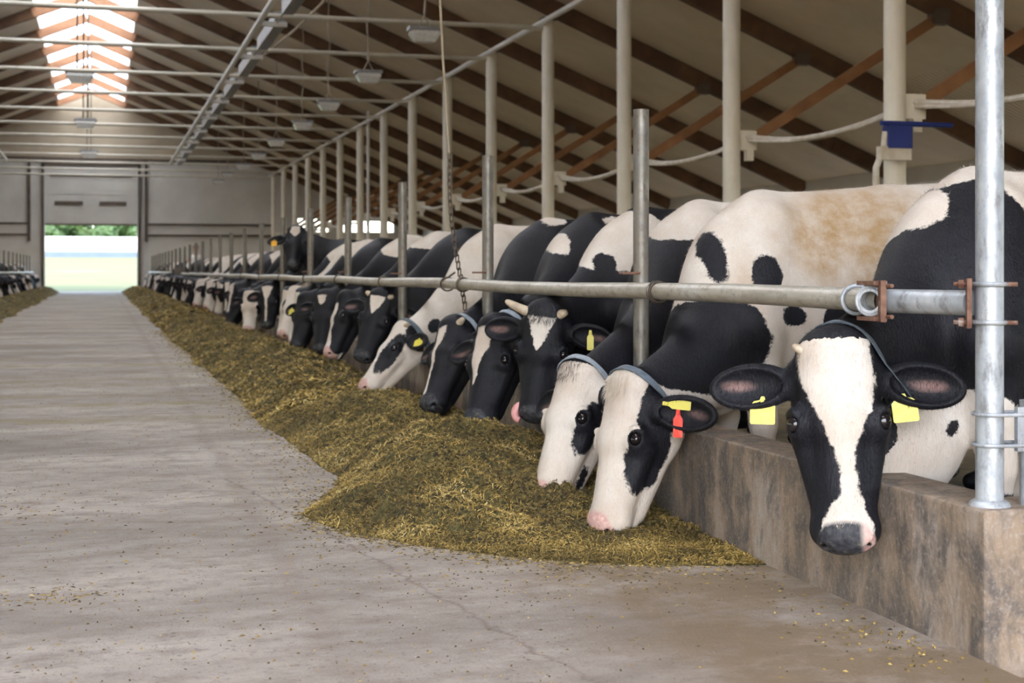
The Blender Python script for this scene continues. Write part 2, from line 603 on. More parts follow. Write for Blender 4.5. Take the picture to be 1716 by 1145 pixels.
def mk_skylight():
    t = NT('skylight_sheet')
    tr = t.node('ShaderNodeBsdfTranslucent')
    tr.inputs[0].default_value = (0.93, 0.92, 0.88, 1)
    df = t.node('ShaderNodeBsdfDiffuse')
    df.inputs[0].default_value = (0.85, 0.85, 0.82, 1)
    mx = t.node('ShaderNodeMixShader')
    mx.inputs[0].default_value = 0.15
    t.l(tr.outputs[0], mx.inputs[1])
    t.l(df.outputs[0], mx.inputs[2])
    t.l(mx.outputs[0], t.out.inputs[0])
    return t.m


M['skylight'] = mk_skylight()

# ------------------------------------------------------------------ the barn shell


def struct(o, label=None):
    o['kind'] = 'structure'
    if label:
        o['label'] = label
    return o


FZ = -0.05   # the cows stand a little lower than the feed alley
struct(MB().box((L_CURB_X, -12, -0.3), (CURB_X0, Y_END + 0.3, 0.0)).build('floor', M['floor'], smooth=False), 'worn concrete feed alley running down the middle of the barn')
struct(MB().box((CURB_X0, -12, -0.3), (EAVE_R, Y_END, FZ)).build('floor', M['straw'], smooth=False), 'cow standing floor behind the right-hand feed curb')
struct(MB().box((EAVE_L, -12, -0.3), (L_CURB_X, Y_END, FZ)).build('floor', M['straw'], smooth=False), 'cow standing floor behind the left-hand feed curb')

TH = 0.12
SKY_HW = 1.5


def slope_slab(x0, x1, th=TH, y0=Y_NEAR, y1=Y_END, lift=0.0):
    m = MB()
    z0, z1 = roof_z(x0) + lift, roof_z(x1) + lift
    vs = [(x0, y0, z0), (x1, y0, z1), (x1, y1, z1), (x0, y1, z0), (x0, y0, z0 + th), (x1, y0, z1 + th), (x1, y1, z1 + th), (x0, y1, z0 + th)]
    return m.add(vs, [(0, 3, 2, 1), (4, 5, 6, 7), (0, 1, 5, 4), (1, 2, 6, 5), (2, 3, 7, 6), (3, 0, 4, 7)])


RL = 0.30  # rafters hang below the lining
struct(slope_slab(RIDGE_X + SKY_HW, EAVE_R + 0.4, lift=RL).build('ceiling', M['roof'], smooth=False), 'pale sloping roof lining on the right of the ridge')
struct(slope_slab(EAVE_L - 0.4, RIDGE_X - SKY_HW, lift=RL).build('ceiling', M['roof'], smooth=False), 'pale sloping roof lining on the left of the ridge')
sk = slope_slab(RIDGE_X, RIDGE_X + SKY_HW, 0.02, lift=RL + 0.05)
sk.v += slope_slab(RIDGE_X - SKY_HW, RIDGE_X, 0.02, lift=RL + 0.05).v
sk.f += [tuple(8 + i for i in f) for f in sk.f[:6]]
struct(sk.build('window_1', M['skylight'], smooth=False), 'bright translucent skylight strip along the ridge')

# side walls with a long open gap under the eaves
for nm, x, s in (('wall_right', EAVE_R, 1), ('wall_left', EAVE_L, -1)):
    m = MB()
    xa, xb = sorted((x, x + s * 0.15))
    m.box((xa, Y_NEAR, FZ), (xb, Y_END, 0.95))
    m.box((xa, Y_NEAR, 2.35), (xb, Y_END, roof_z(x) + RL + 0.02))
    y = COL_Y0 - 4 * COL_DY
    while y < Y_END:
        m.box((xa, y - 0.12, 0.95), (xb, y + 0.12, 2.35))
        y += COL_DY
    struct(m.build(nm, M['white_sheet'], smooth=False))

# far gable wall: doorway for the feed alley, cow-walk openings with daylight on the right
DX0, DX1, DTOP, OPEN_TOP = -2.63, 1.60, 6.03, 3.20


def gable(y, name, holes, th=0.2, mat='white_sheet'):
    xs = sorted({EAVE_L, EAVE_R, RIDGE_X} | {h[0] for h in holes} | {h[1] for h in holes})
    m = MB()
    for a, b in zip(xs[:-1], xs[1:]):
        zs = [FZ]
        for h in holes:
            if h[0] <= a and h[1] >= b:
                zs += [h[2], h[3]]
        za, zb = roof_z(a) + RL, roof_z(b) + RL
        zs.append(None)
        for i in range(0, len(zs), 2):
            lo, hi = zs[i], zs[i + 1]
            if hi is not None and hi - lo < 0.01:
                continue
            ta, tb = (za, zb) if hi is None else (hi, hi)
            vs = [(a, y, lo), (b, y, lo), (b, y + th, lo), (a, y + th, lo), (a, y, ta), (b, y, tb), (b, y + th, tb), (a, y + th, ta)]
            m.add(vs, [(0, 3, 2, 1), (4, 5, 6, 7), (0, 1, 5, 4), (1, 2, 6, 5), (2, 3, 7, 6), (3, 0, 4, 7)])
    return struct(m.build(name, M[mat], smooth=False))


gable(Y_END, 'wall_back', [(DX0, DX1, FZ, DTOP), (9.3, 11.0, 2.95, 3.6), (11.6, 14.2, 2.95, 3.5)])
gable(Y_NEAR, 'wall_front_unseen', [(-4.6, 3.6, FZ, 4.6)])  # unseen near gable, added to cut the daylight from behind the camera
# upper part of the gable is lined with boards above a ledge at eave height
m = MB()
m.add([(EAVE_L, Y_END - 0.06, 6.35), (EAVE_R, Y_END - 0.06, 6.35), (EAVE_R, Y_END, 6.35), (EAVE_L, Y_END, 6.35)], [(0, 1, 2, 3)])
x7 = (RIDGE_Z + RL - 6.35) / SLOPE
m.add([(RIDGE_X - x7, Y_END - 0.06, 6.35), (RIDGE_X + x7, Y_END - 0.06, 6.35), (RIDGE_X, Y_END - 0.06, RIDGE_Z + RL)], [(0, 1, 2)])
struct(m.build('trim_1', M['gable'], smooth=False), 'darker boarded upper gable above the far doorway')
struct(MB().box((-11, Y_END - 0.12, 6.28), (10, Y_END, 6.42)).build('trim_2', M['dark_metal'], smooth=False), 'ledge beam across the far gable')

# sectional door, half raised
door = empty('door_1', (-0.5, Y_END, 0))
door['kind'] = 'structure'
door['label'] = 'pale sectional door pulled halfway up at the far end'


def part(mb, name, mat, par, smooth=True):
    o = mb.build(name, mat, None, smooth)
    o.parent = par
    o.matrix_parent_inverse = Matrix.Translation(par.location).inverted()
    return o


yy = Y_END - 0.10
ph = (DTOP - OPEN_TOP) / 4
for i in range(4):
    z0 = OPEN_TOP + i * ph
    part(MB().box((DX0, yy, z0 + 0.02), (DX1, yy + 0.06, z0 + ph - 0.02)).box((DX0, yy + 0.02, z0), (DX1, yy + 0.05, z0 + ph)), 'door_panel', M['white_sheet'], door, False)
for xa, xb in ((-2.2, -0.9), (-0.15, 1.1)):
    part(MB().box((xa, yy - 0.05, OPEN_TOP + 0.93), (xb, yy, OPEN_TOP + 1.12)), 'door_window', M['dark_metal'], door, False)
for xx in (DX0 - 0.1, DX1 + 0.1):
    part(MB().box((xx - 0.06, yy - 0.12, 0), (xx + 0.06, yy + 0.05, DTOP + 0.1)), 'door_track', M['dark_metal'], door, False)
part(MB().box((DX0 - 0.16, yy - 0.12, DTOP), (DX1 + 0.16, yy + 0.05, DTOP + 0.14)), 'door_header', M['dark_metal'], door, False)
part(MB().box((DX0 + 0.25, yy - 0.06, DTOP - 0.52), (DX1 - 0.25, yy, DTOP - 0.42)), 'torsion_bar', M['dark_metal'], door, False)
part(MB().box((DX0, yy - 0.03, OPEN_TOP - 0.03), (DX1, yy + 0.06, OPEN_TOP + 0.05)), 'door_seal', M['dark_metal'], door, False)
# outer frame rails either side of the door
for xa, zz in ((DX0 - 0.72, 2.4), (DX1 + 0.42, 2.4)):
    tag(MB().box((xa - 0.07, Y_END - 0.14, zz), (xa + 0.07, Y_END - 0.01, DTOP + 0.25)).build('door_guide', M['dark_metal'], smooth=False),
        'dark vertical guide rail on the wall %s of the far door' % ('left' if xa < 0 else 'right'), 'rail', kind='structure')
tag(MB().box((DX0 - 0.79, Y_END - 0.14, DTOP + 0.16), (DX1 + 0.49, Y_END - 0.01, DTOP + 0.3)).build('door_lintel', M['dark_metal'], smooth=False), 'dark beam over the far door', 'beam', kind='structure')
for xa, xb, sd in ((-12, DX0 - 0.8, 'left'), (DX1 + 0.5, 8.2, 'right')):
    for z, w in ((3.25, 'upper'), (2.72, 'lower')):
        tag(MB().tube([(xa, Y_END - 0.1, z), (xb, Y_END - 0.1, z)], 0.05, 8).build('wall_pipe', M['dark_metal']), '%s of two dark pipes on the end wall %s of the door' % (w, sd), 'pipe')

# ------------------------------------------------------------------ frames: columns, rafters, ties, braces
rng = random.Random(4)


def copy_tree(o, parent=None):
    c = o.copy()
    C.objects.link(c)
    if parent is not None:
        c.parent = parent
    for ch in list(o.children):
        copy_tree(ch, c)
    return c


COL_TOP = roof_z(COL_X) - 0.12


def make_column():
    m = MB().lathe([(0.115, FZ), (0.115, COL_TOP)], 28)
    o = m.build('column', M['column'])
    b = MB().box((0.09, -0.05, 2.60), (0.34, 0.05, 2.86)).box((0.2, -0.045, 2.46), (0.3, 0.045, 2.62))
    b.build('brace_bracket', M['column'], o, False)
    MB().box((-0.13, -0.13, COL_TOP - 0.02), (0.13, 0.13, COL_TOP + 0.03)).build('cap_plate', M['dark_metal'], o, False)
    MB().lathe([(0.17, FZ), (0.17, FZ + 0.03), (0.11, FZ + 0.035)], 20).build('base_plate', M['dark_metal'], o)
    return o


def make_rafter(side):
    o = MB()
    xe = EAVE_R if side > 0 else EAVE_L
    a = Vector((RIDGE_X + side * 0.02, 0, RIDGE_Z + RL - 0.17))
    b = Vector((xe, 0, roof_z(xe) + RL - 0.17))
    o.bar(a, b, 0.13, 0.30)
    r = o.build('rafter', M['wood'], smooth=False)
    # spliced steel-edged gusset where the tie meets, and a paler facing that paints the skylight's glow on the rafter end
    x = RIDGE_X + side * 1.55
    MB().bar(a + Vector((0, -0.075, 0)), Vector((x, -0.075, roof_z(x) + RL - 0.17)), 0.03, 0.28).build('rafter_lit_end', M['wood_skylit'], r, False)
    return r


def make_tie():
    m = MB()
    za = COL_TOP - 0.16
    m.tube([(-9.0, 0, za), (RIDGE_X, 0, za - 0.02), (COL_X - 0.1, 0, za)], 0.045, 10)
    return m.build('tie_rod', M['tie'])


def make_brace():
    m = MB()
    a = Vector((COL_X + 0.28, 0, 2.74))
    xb = 11.15
    b = Vector((xb, 0, roof_z(xb) + 0.02))
    m.bar(a, b, 0.07, 0.14)
    o = m.build('roof_brace', M['wood_brace'], smooth=False)
    MB().box((xb - 0.16, -0.085, roof_z(xb) - 0.10), (xb + 0.1, 0.085, roof_z(xb) + 0.12)).build('joint_plate', M['dark_metal'], o, False)
    return o


def make_sleeve():
    m = MB()
    a, b = Vector((COL_X + 0.2, 0, 2.78)), Vector((COL_X + 0.2, COL_DY, 2.78))
    for dz, r in ((0, 0.035), (-0.05, 0.022)):
        pts = []
        for i in range(13):
            t = i / 12
            p = a.lerp(b, t)
            p.z += dz - 0.18 * math.sin(PI * t) * (1 + 0.2 * dz * 20)
            p.x += 0.03 * math.sin(t * 9 + dz * 40)
            pts.append(p)
        m.tube(pts, r, 8)
    return m.build('hanging_hose', M['pipe_lag'])


col0, raf_r, raf_l, tie0, brace0, hose0 = make_column(), make_rafter(1), make_rafter(-1), make_tie(), make_brace(), make_sleeve()
first = True
ncol = 0
for k in range(-3, 15):
    y = COL_Y0 + COL_DY * k
    if y > Y_END - 0.4:
        break
    w = '%s timber frame from the camera' % ORD[k + 3]
    cp = (lambda o: o) if k == -3 else copy_tree
    for src, lab, cat, grp in ((raf_r, 'brown timber rafter right of the ridge, ' + w, 'rafter', 'rafters on the right roof slope'),
                               (raf_l, 'brown timber rafter left of the ridge, ' + w, 'rafter', 'rafters on the left roof slope')):
        o = cp(src)
        o.location = (0, y, 0)
        tag(o, lab, cat, grp)
    if k >= 0:
        for src, lab, cat, grp in ((col0, 'round white steel column carrying the ' + w, 'column', 'white columns behind the cows'),
                                   (tie0, 'pale tie rod crossing the barn at the ' + w, 'tie rod', 'tie rods under the roof'),
                                   (brace0, 'orange-brown timber brace behind the column of the ' + w, 'brace', 'timber braces outside the columns'),
                                   (hose0, 'sagging pale hose hung from the column of the ' + w, 'hose', 'hoses strung between the columns')):
            o = src if k == 0 else copy_tree(src)
            o.location = (COL_X, y, 0) if src is col0 else (0, y, 0)
            tag(o, lab, cat, grp)
    elif k == -1:
        for src, lab, cat, grp in ((brace0, 'orange-brown timber brace nearest the camera, top right', 'brace', 'timber braces outside the columns'),
                                   (hose0, 'sagging pale hose at the right edge, nearest the camera', 'hose', 'hoses strung between the columns')):
            o = copy_tree(src)
            o.location = (0, y, 0)
            tag(o, lab, cat, grp)
o = copy_tree(col0)
o.location = (COL_X, COL_Y0 - COL_DY, 0)
tag(o, 'round white steel column nearest the camera, just outside the right edge', 'column', 'white columns behind the cows')

# long rail on the column tops
tag(MB().tube([(COL_X - 0.13, COL_Y0 - 3 * COL_DY, COL_TOP - 0.06), (COL_X - 0.13, Y_END, COL_TOP - 0.06)], 0.055, 10).build('column_head_rail', M['paint_white']), 'white pipe running along the tops of the white columns', 'pipe')

# two long cable ladders below the ties
for sgn, lab in ((1, 'right'), (-1, 'left')):
    x = RIDGE_X + sgn * 3.17
    zt = COL_TOP - 0.28
    e = empty('light_track', (x, 30, zt))
    tag(e, 'long pale ceiling track %s of the skylight, hung below the tie rods' % lab, 'track')
    part(MB().tube([(x, 9.2, zt), (x, 60, zt)], 0.055, 8), 'track_pipe', M['paint_white'], e)
    part(MB().tube([(x + sgn * 0.32, 9.2, zt + 0.02), (x + sgn * 0.32, 60, zt + 0.02)], 0.018, 6), 'stay_wire', M['cable'], e)
    y = COL_Y0 + 0.2
    while y < 60:
        part(MB().box((x + sgn * 0.38 - 0.1, y, zt - 0.02), (x + sgn * 0.38 + 0.1, y + 3.0, zt + 0.22)), 'fixture_box', M['grey_metal'], e, False)
        part(MB().box((min(x, x + sgn * 0.5), y - 0.06, zt - 0.05), (max(x, x + sgn * 0.5), y + 0.06, zt + 0.03)), 'cross_arm', M['paint_white'], e, False)
        y += COL_DY

# hanging lamps
K = 2496.0


def make_lamp(s):
    o = MB()
    prof_t = [(-0.5, 0.34), (0.5, 0.34)]
    e = empty('pendant_lamp')
    m = MB()
    # flat canopy tray
    m.box((-0.33 * s, -0.17 * s, 0.15 * s), (0.33 * s, 0.17 * s, 0.2 * s))
    m.build('lamp_tray', M['grey_metal'], e, False)
    g = MB()
    lo = [(-0.2, -0.11, 0), (0.2, -0.11, 0), (0.2, 0.11, 0), (-0.2, 0.11, 0)]
    md = [(-0.3, -0.16, 0.1), (0.3, -0.16, 0.1), (0.3, 0.16, 0.1), (-0.3, 0.16, 0.1)]
    up = [(-0.27, -0.14, 0.16), (0.27, -0.14, 0.16), (0.27, 0.14, 0.16), (-0.27, 0.14, 0.16)]
    vs = [tuple(c * s for c in p) for p in lo + md + up]
    fs = [(3, 2, 1, 0), (8, 9, 10, 11)]
    for a in (0, 4):
        for i in range(4):
            fs.append((a + i, a + (i + 1) % 4, a + 4 + (i + 1) % 4, a + 4 + i))
    g.add(vs, fs)
    g.build('lamp_glass', M['lamp_glass'], e, False)
    b = MB()
    b.tube([(-0.12 * s, 0, 0.2 * s), (0, 0, 0.36 * s), (0.12 * s, 0, 0.2 * s)], 0.012, 6)
    b.build('lamp_hanger', M['cable'], e)
    for ch in e.children:
        for v in ch.data.vertices:
            v.co.z *= 1.5
    return e


LX = 5.0
lampR = make_lamp(0.8)
n = 0
for px, py in ((711, 60), (617, 130), (551, 178), (507, 211), (463, 240), (433, 263), (408, 280), (381, 294), (366, 306), (352, 316), (340, 325), (330, 333)):
    d = K * LX / (px - 172)
    y = (d - LX * math.sin(YAW)) / math.cos(YAW)
    if y > Y_END - 1:
        break
    z = 1 + (454 - py) * d / 2400 - 0.1
    o = copy_tree(lampR)
    o.location = (LX, y, z)
    tag(o, 'glass pendant lamp over the right-hand cows, %s from the camera' % ORD[n], 'lamp', 'pendant lamps over the right-hand cows')
    top = roof_z(LX) + RL
    pts = [(LX, y, z + 0.42)] + [(LX + 0.03 * math.sin(i * 2.1 + n), y, z + 0.42 + (top - z - 0.42) * i / 6) for i in range(1, 6)] + [(LX, y, top)]
    c = MB().tube(pts, 0.018, 6).build('lamp_cord', M['cable'])
    c.parent = o
    c.matrix_parent_inverse = Matrix.Translation(o.location).inverted()
    n += 1
lampC = make_lamp(1.0)
n = 0
for py in (128, 207, 258, 287, 306):
    d = 2400 * 4.45 / (454 - py)
    y = (d - RIDGE_X * math.sin(YAW)) / math.cos(YAW)
    z = 1 + 4.45
    if y > Y_END - 14:
        break
    o = copy_tree(lampC)
    o.location = (RIDGE_X, y, z - 0.15)
    tag(o, 'grey pendant lamp under the ridge skylight, %s from the camera' % ORD[n], 'lamp', 'pendant lamps under the ridge')
    for dx in (-0.06, 0.08):
        c = MB().tube([(RIDGE_X + dx, y, z + 0.08), (RIDGE_X + dx, y, RIDGE_Z + RL + 0.04)], 0.022, 6).build('lamp_cord', M['dark_metal'])
        c.parent = o
        c.matrix_parent_inverse = Matrix.Translation(o.location).inverted()
    n += 1

for e_ in (lampR, lampC):
    for ch in list(e_.children):
        bpy.data.objects.remove(ch)
    bpy.data.objects.remove(e_)

# slack cable looping along the right slope
pts = []
for px, py, X in ((545, 0, 4.3), (500, 45, 4.2), (440, 95, 4.1), (400, 125, 4.1), (345, 188, 4.0), (318, 222, 4.0)):
    d = K * X / (px - 172)
    pts.append((X, (d - X * math.sin(YAW)) / math.cos(YAW), 1 + (454 - py) * d / 2400))
tag(MB().tube(pts, 0.03, 6).build('slack_cable', M['cable']), 'slack pale cable sagging along the right roof slope', 'cable')
# down pipe between two columns in the distance
yc = (K * COL_X / (617 - 172) - COL_X * math.sin(YAW)) / math.cos(YAW)
tag(MB().tube([(COL_X, yc, FZ), (COL_X, yc, 6.0)], 0.05, 8).build('down_pipe', M['paint_white']), 'thin white vertical pipe between the distant columns', 'pipe')

# ------------------------------------------------------------------ feed curbs, posts and rails


def curb(x0, x1, y0, y1, label, end=False):
    m = MB()
    m.box((x0, y0, -0.1), (x1, y1, CURB_H))
    if end:
        m.box((x1 - 0.001, y0, -0.1), (x1 + 0.75, y0 + 0.2, CURB_H))
    bm = bmesh.new()
    me = bpy.data.meshes.new('feed_curb')
    me.from_pydata(m.v, [], m.f)
    bm.from_mesh(me)
    bmesh.ops.bevel(bm, geom=list(bm.edges), offset=0.012, segments=3, profile=0.6, affect='EDGES')
    bm.to_mesh(me)
    bm.free()
    me.materials.append(M['curb'])
    o = bpy.data.objects.new('feed_curb', me)
    C.objects.link(o)
    return tag(o, label, 'curb', kind='structure')


curb(CURB_X0, CURB_X1, CURB_Y0, Y_END - 0.5, 'low stained concrete curb under the right-hand cows', True)
curb(L_CURB_X - 0.19, L_CURB_X, 14.0, Y_END - 0.5, 'low concrete curb under the left-hand cows')


def make_post():
    m = MB().lathe([(0.034, CURB_H - 0.01), (0.034, POST_TOP), (0.030, POST_TOP), (0.030, POST_TOP - 0.04)], 20)
    o = m.build('upright_post', M['galv_old'])
    MB().ring((-0.045, 0, RAIL_Z + 0.075), (0, 0, 1), 0.045, 0.006, 20, 6).build('post_clamp', M['rust'], o)
    return o


post0 = make_post()
npost = 26
for k in range(1, npost + 1):
    o = post0 if k == 1 else copy_tree(post0)
    o.location = (POST_X, POST_Y0 + POST_DY * k, 0.0 if k % 3 else -0.01)
    o.rotation_euler = (0, 0, rng.uniform(-0.4, 0.4))
    tag(o, 'upright steel post behind the right feed rail, %s beyond the big corner post' % ORD[k - 1], 'post', 'upright posts of the right feed rail')
for k in range(8, npost + 1):
    o = copy_tree(post0)
    o.location = (L_CURB_X - 0.045, POST_Y0 + POST_DY * k, 0)
    o.rotation_euler = (0, 0, PI)
    tag(o, 'upright steel post of the left feed rail, %s in view' % ORD[k - 8], 'post', 'upright posts of the left feed rail')

# corner post, thicker, with the clamps
cp = MB().lathe([(0.036, CURB_H - 0.01), (0.036, 2.55), (0.032, 2.55)], 32).build('corner_post', M['galv'])
cp.location = (POST_X + 0.02, POST_Y0 + 0.06, 0)
tag(cp, 'tall bright galvanised corner post standing on the end of the curb', 'post')
cpx, cpy = cp.location.x, cp.location.y


def cpart(mb, name, mat, smooth=True):
    o = mb.build(name, mat, None, smooth)
    o.parent = cp
    o.matrix_parent_inverse = Matrix.Translation(cp.location).inverted()
    return o


m = MB().lathe([(0.055, 0.0), (0.05, 0.012), (0.038, 0.02)], 20, Matrix.Translation((cpx, cpy, CURB_H - 0.003)))
cpart(m, 'weld_collar', M['galv'])
for dz in (-0.05, 0.05):
    cpart(MB().ring((cpx, cpy, RAIL_Z + dz), (0, 0, 1), 0.043, 0.006, 24, 8), 'u_bolt', M['galv'])
    cpart(MB().tube([(cpx - 0.085, cpy + 0.035, RAIL_Z + dz), (cpx + 0.05, cpy - 0.05, RAIL_Z + dz)], 0.006, 8), 'bolt', M['rust'])
    for q in (0.0, 0.32):
        p0 = Vector((cpx - 0.085 + 0.135 * q, cpy + 0.035 - 0.085 * q, RAIL_Z + dz))
        dd = Vector((0.135, -0.085, 0)).normalized()
        cpart(MB().tube([p0 + dd * 0.012, p0 + dd * 0.026], 0.013, 6), 'nut', M['rust'], False)
cpart(MB().box((-0.006, -0.03, -0.065), (0.006, 0.03, 0.065), Matrix.Translation((cpx - 0.05, cpy + 0.02, RAIL_Z)) @ Matrix.Rotation(-0.5, 4, 'Z')), 'clamp_plate', M['rust'], False)

# gate post held to the corner post by two strap rings
gp = MB().lathe([(0.032, CURB_H - 0.01), (0.032, 0.66), (0.029, 0.66)], 24).build('gate_post', M['galv'])
gp.location = (cpx + 0.115, cpy - 0.02, 0)
tag(gp, 'short galvanised post strapped beside the tall corner post', 'post')
for z in (0.545, 0.625):
    pts = []
    for i in range(25):
        a = PI / 2 + PI * i / 24
        pts.append((cpx + 0.042 * math.cos(a), cpy + 0.042 * math.sin(a), z))
    for i in range(25):
        a = -PI / 2 + PI * i / 24
        pts.append((gp.location.x + 0.038 * math.cos(a), gp.location.y + 0.038 * math.sin(a), z))
    o = MB().tube(pts, 0.005, 8, closed=True).build('strap_ring', M['galv'])
    o.parent = gp
    o.matrix_parent_inverse = Matrix.Translation(gp.location).inverted()
o = MB().box((cpx + 0.05, cpy - 0.05, 0.53), (cpx + 0.075, cpy - 0.035, 0.645)).build('strap_plate', M['galv'], smooth=False)
o.parent = gp
o.matrix_parent_inverse = Matrix.Translation(gp.location).inverted()

# rails
RY0 = 3.62


def rail(y0, y1, x, z0, z1, label, mat='rail', r=0.034):
    m = MB()
    n = 40
    pts = [(x, y0 + (y1 - y0) * i / n, z0 + (z1 - z0) * i / n + 0.006 * math.sin(i * 1.3)) for i in range(n + 1)]
    m.tube(pts, r, 20, caps=False)
    return tag(m.build('feed_rail', M[mat]), label, 'rail')


r1 = rail(RY0, 41.0, RAIL_X, RAIL_Z, RAIL_Z, 'long horizontal feed rail in front of the right-hand cows, nearest length')
rail(47.0, Y_END - 0.8, RAIL_X, RAIL_Z + 0.02, RAIL_Z + 0.02, 'distant length of the right feed rail beyond the dark board')
rail(26.0, Y_END - 0.8, L_CURB_X + 0.04, RAIL_Z + 0.02, RAIL_Z + 0.02, 'pale horizontal feed rail in front of the left-hand cows')
tag(MB().box((2.18, 41.5, 0.62), (2.30, 46.5, 1.12)).build('barrier_board', M['board'], smooth=False), 'dark board closing the gap between two lengths of right feed rail', 'board')

# short piece between the rail end and the corner post
tag(MB().tube([(RAIL_X, RY0 - 0.02, RAIL_Z), (cpx - 0.03, cpy + 0.035, RAIL_Z)], 0.0335, 20).build('rail_stub', M['galv']), 'short galvanised pipe between rail clamp and corner post', 'pipe')
# cross clamp with an open pipe end facing the alley
e = empty('pipe_clamp', (RAIL_X, RY0 + 0.05, RAIL_Z))
tag(e, 'galvanised clamp with an open pipe end on the near end of the rail', 'clamp')
ax = Vector((-0.72, -0.69, 0.0)).normalized()
c0 = Vector((RAIL_X - 0.0, RY0 + 0.04, RAIL_Z))
side = Vector((-ax.y, ax.x, 0))
m = MB()
R0, R1 = 0.035, 0.027
pa, pb = c0 + ax * 0.02, c0 + ax * 0.075
s2 = side
u2 = Vector((0, 0, 1))
vs, fs = [], []
NN = 28
for cc, rr in ((pa, R0), (pb, R0), (pb, R1), (pa, R1)):
    for k in range(NN):
        a = 2 * PI * k / NN
        vs.append(cc + (s2 * math.cos(a) + u2 * math.sin(a)) * rr)
for i in range(3):
    for k in range(NN):
        fs.append((i * NN + k, i * NN + (k + 1) % NN, (i + 1) * NN + (k + 1) % NN, (i + 1) * NN + k))
m.add(vs, fs)
part(m, 'open_pipe_end', M['galv'], e)
part(MB().ring(c0 + ax * 0.066, ax, 0.039, 0.006, 28, 8), 'u_bolt', M['galv'], e)
part(MB().ring(Vector((RAIL_X, RY0 + 0.16, RAIL_Z)), (0.25, 1, 0), 0.041, 0.0065, 28, 8), 'u_bolt', M['galv'], e)
part(MB().box((-0.008, -0.045, -0.058), (0.008, 0.03, 0.058), Matrix.Translation((RAIL_X - 0.03, RY0 - 0.03, RAIL_Z)) @ Matrix.Rotation(-0.35, 4, 'Z')), 'clamp_plate', M['rust'], e, False)
for dz in (-0.05, 0.05):
    part(MB().box((-0.03, -0.045, dz - 0.006), (0.012, 0.05, dz + 0.006), Matrix.Translation((RAIL_X - 0.03, RY0, RAIL_Z))), 'clamp_lug', M['rust'], e, False)
    part(MB().tube([(RAIL_X - 0.035, RY0 + 0.04, RAIL_Z + dz * 0.86), (RAIL_X - 0.035, RY0 - 0.10, RAIL_Z + dz * 0.86)], 0.006, 8), 'bolt', M['rust'], e)

# wire rings on the rail
n = 0
for py_ in (5.33, 8.55, 11.15, 13.4, 15.6, 17.9, 20.2, 23.0):
    m = MB()
    m.ring((RAIL_X, py_, RAIL_Z), (0.12, 1, 0.1), 0.041, 0.005, 24, 6)
    m.ring((RAIL_X, py_ + 0.03, RAIL_Z), (-0.15, 1, 0.0), 0.043, 0.005, 24, 6)
    tag(m.build('wire_ring', M['chain']), 'twisted wire ring round the right feed rail, %s from the camera' % ORD[n], 'wire ring', 'wire rings round the right feed rail')
    n += 1

# chain and the rope it hangs from
chx, chy = 2.125, 8.68
che = empty('hanging_chain', (chx, chy, 1.5))
tag(che, 'dark steel chain hanging past the right feed rail', 'chain')
cz0, cz1 = 0.78, 1.71
nl = 22
pitch = (cz1 - cz0) / nl


def link_mb(c, rot, s=1.0):
    m = MB()
    L, w = pitch * 0.66 * s, 0.0125
    pts = []
    for i in range(16):
        a = 2 * PI * i / 16
        x = w * math.cos(a)
        z = w * math.sin(a) + (L - w if math.sin(a) >= 0 else -(L - w))
        pts.append(Vector((x, 0, z)))
    Mx = Matrix.Translation(c) @ Matrix.Rotation(rot, 4, 'Z')
    return m.tube([Mx @ p for p in pts], 0.0042, 6, closed=True)


l0 = link_mb(Vector((0, 0, 0)), 0).build('chain_link', M['chain'])
for i in range(nl + 1):
    o = l0 if i == 0 else l0.copy()
    if i:
        C.objects.link(o)
    o.parent = che
    t = i / nl
    off = 0.012 * math.sin(t * 7)
    if i > nl - 5:
        pass
    o.location = (-0.03 + 0.10 * (1 - t) * (1 - t) - 0.02 + off * 0.4, 0, cz0 + pitch * i - 1.5)
    if abs(cz0 + pitch * i - RAIL_Z) < 0.05:
        o.location.x = 0.045 - 0.02
    o.rotation_euler = (0, 0, 0.5 + (PI / 2 if i % 2 else 0))
rope = MB()
ztop = roof_z(chx) + RL - 0.3
rope.tube([(chx - 0.05, chy, cz1 + 0.02), (chx - 0.09, chy, cz1 + 0.6), (chx - 0.12, chy, 2.9), (chx - 0.3, chy, ztop)], 0.008, 6)
o = rope.build('chain_rope', M['cable'])
o.parent = che
o.matrix_parent_inverse = Matrix.Translation(che.location).inverted()
m = MB().ring((RAIL_X, 8.98, RAIL_Z), (0.3, 1, 0.3), 0.045, 0.006, 24, 6)
m.tube([(RAIL_X - 0.03, 8.98, RAIL_Z + 0.02), (RAIL_X + 0.02, 8.86, RAIL_Z + 0.075)], 0.006, 6)
tag(m.build('shackle', M['chain']), 'rusty shackle looped round the rail beside the hanging chain', 'shackle')

# blue-handled frame hanging behind the column (only its top shows above the cow)
e = empty('equipment_frame', (7.35, 12.6, 2.0))
tag(e, 'cream frame with dark blue top behind the cow, left of a white column', 'equipment')
m = MB()
m.tube([(7.55, 13.0, FZ), (7.57, 13.0, 2.05), (7.66, 13.0, 2.25), (7.68, 13.0, 2.42)], 0.035, 10)
part(m, 'curved_arm', M['pipe_lag'], e)
part(MB().box((7.6, 12.95, 2.13), (7.95, 13.05, 2.27)), 'cream_panel', M['pipe_lag'], e, False)
part(MB().box((7.68, 12.93, 2.25), (7.95, 13.07, 2.48)), 'blue_bracket', M['blue_plastic'], e, False)
part(MB().tube([(7.6, 12.95, 2.5), (8.42, 12.95, 2.5)], 0.028, 10), 'blue_bar', M['blue_plastic'], e)
tag(MB().ring((COL_X, COL_Y0, 2.55), (0.05, 0, 1), 0.121, 0.008, 24, 6).build('wire_hoop', M['chain']), 'thin dark wire tied round the near white column', 'wire')

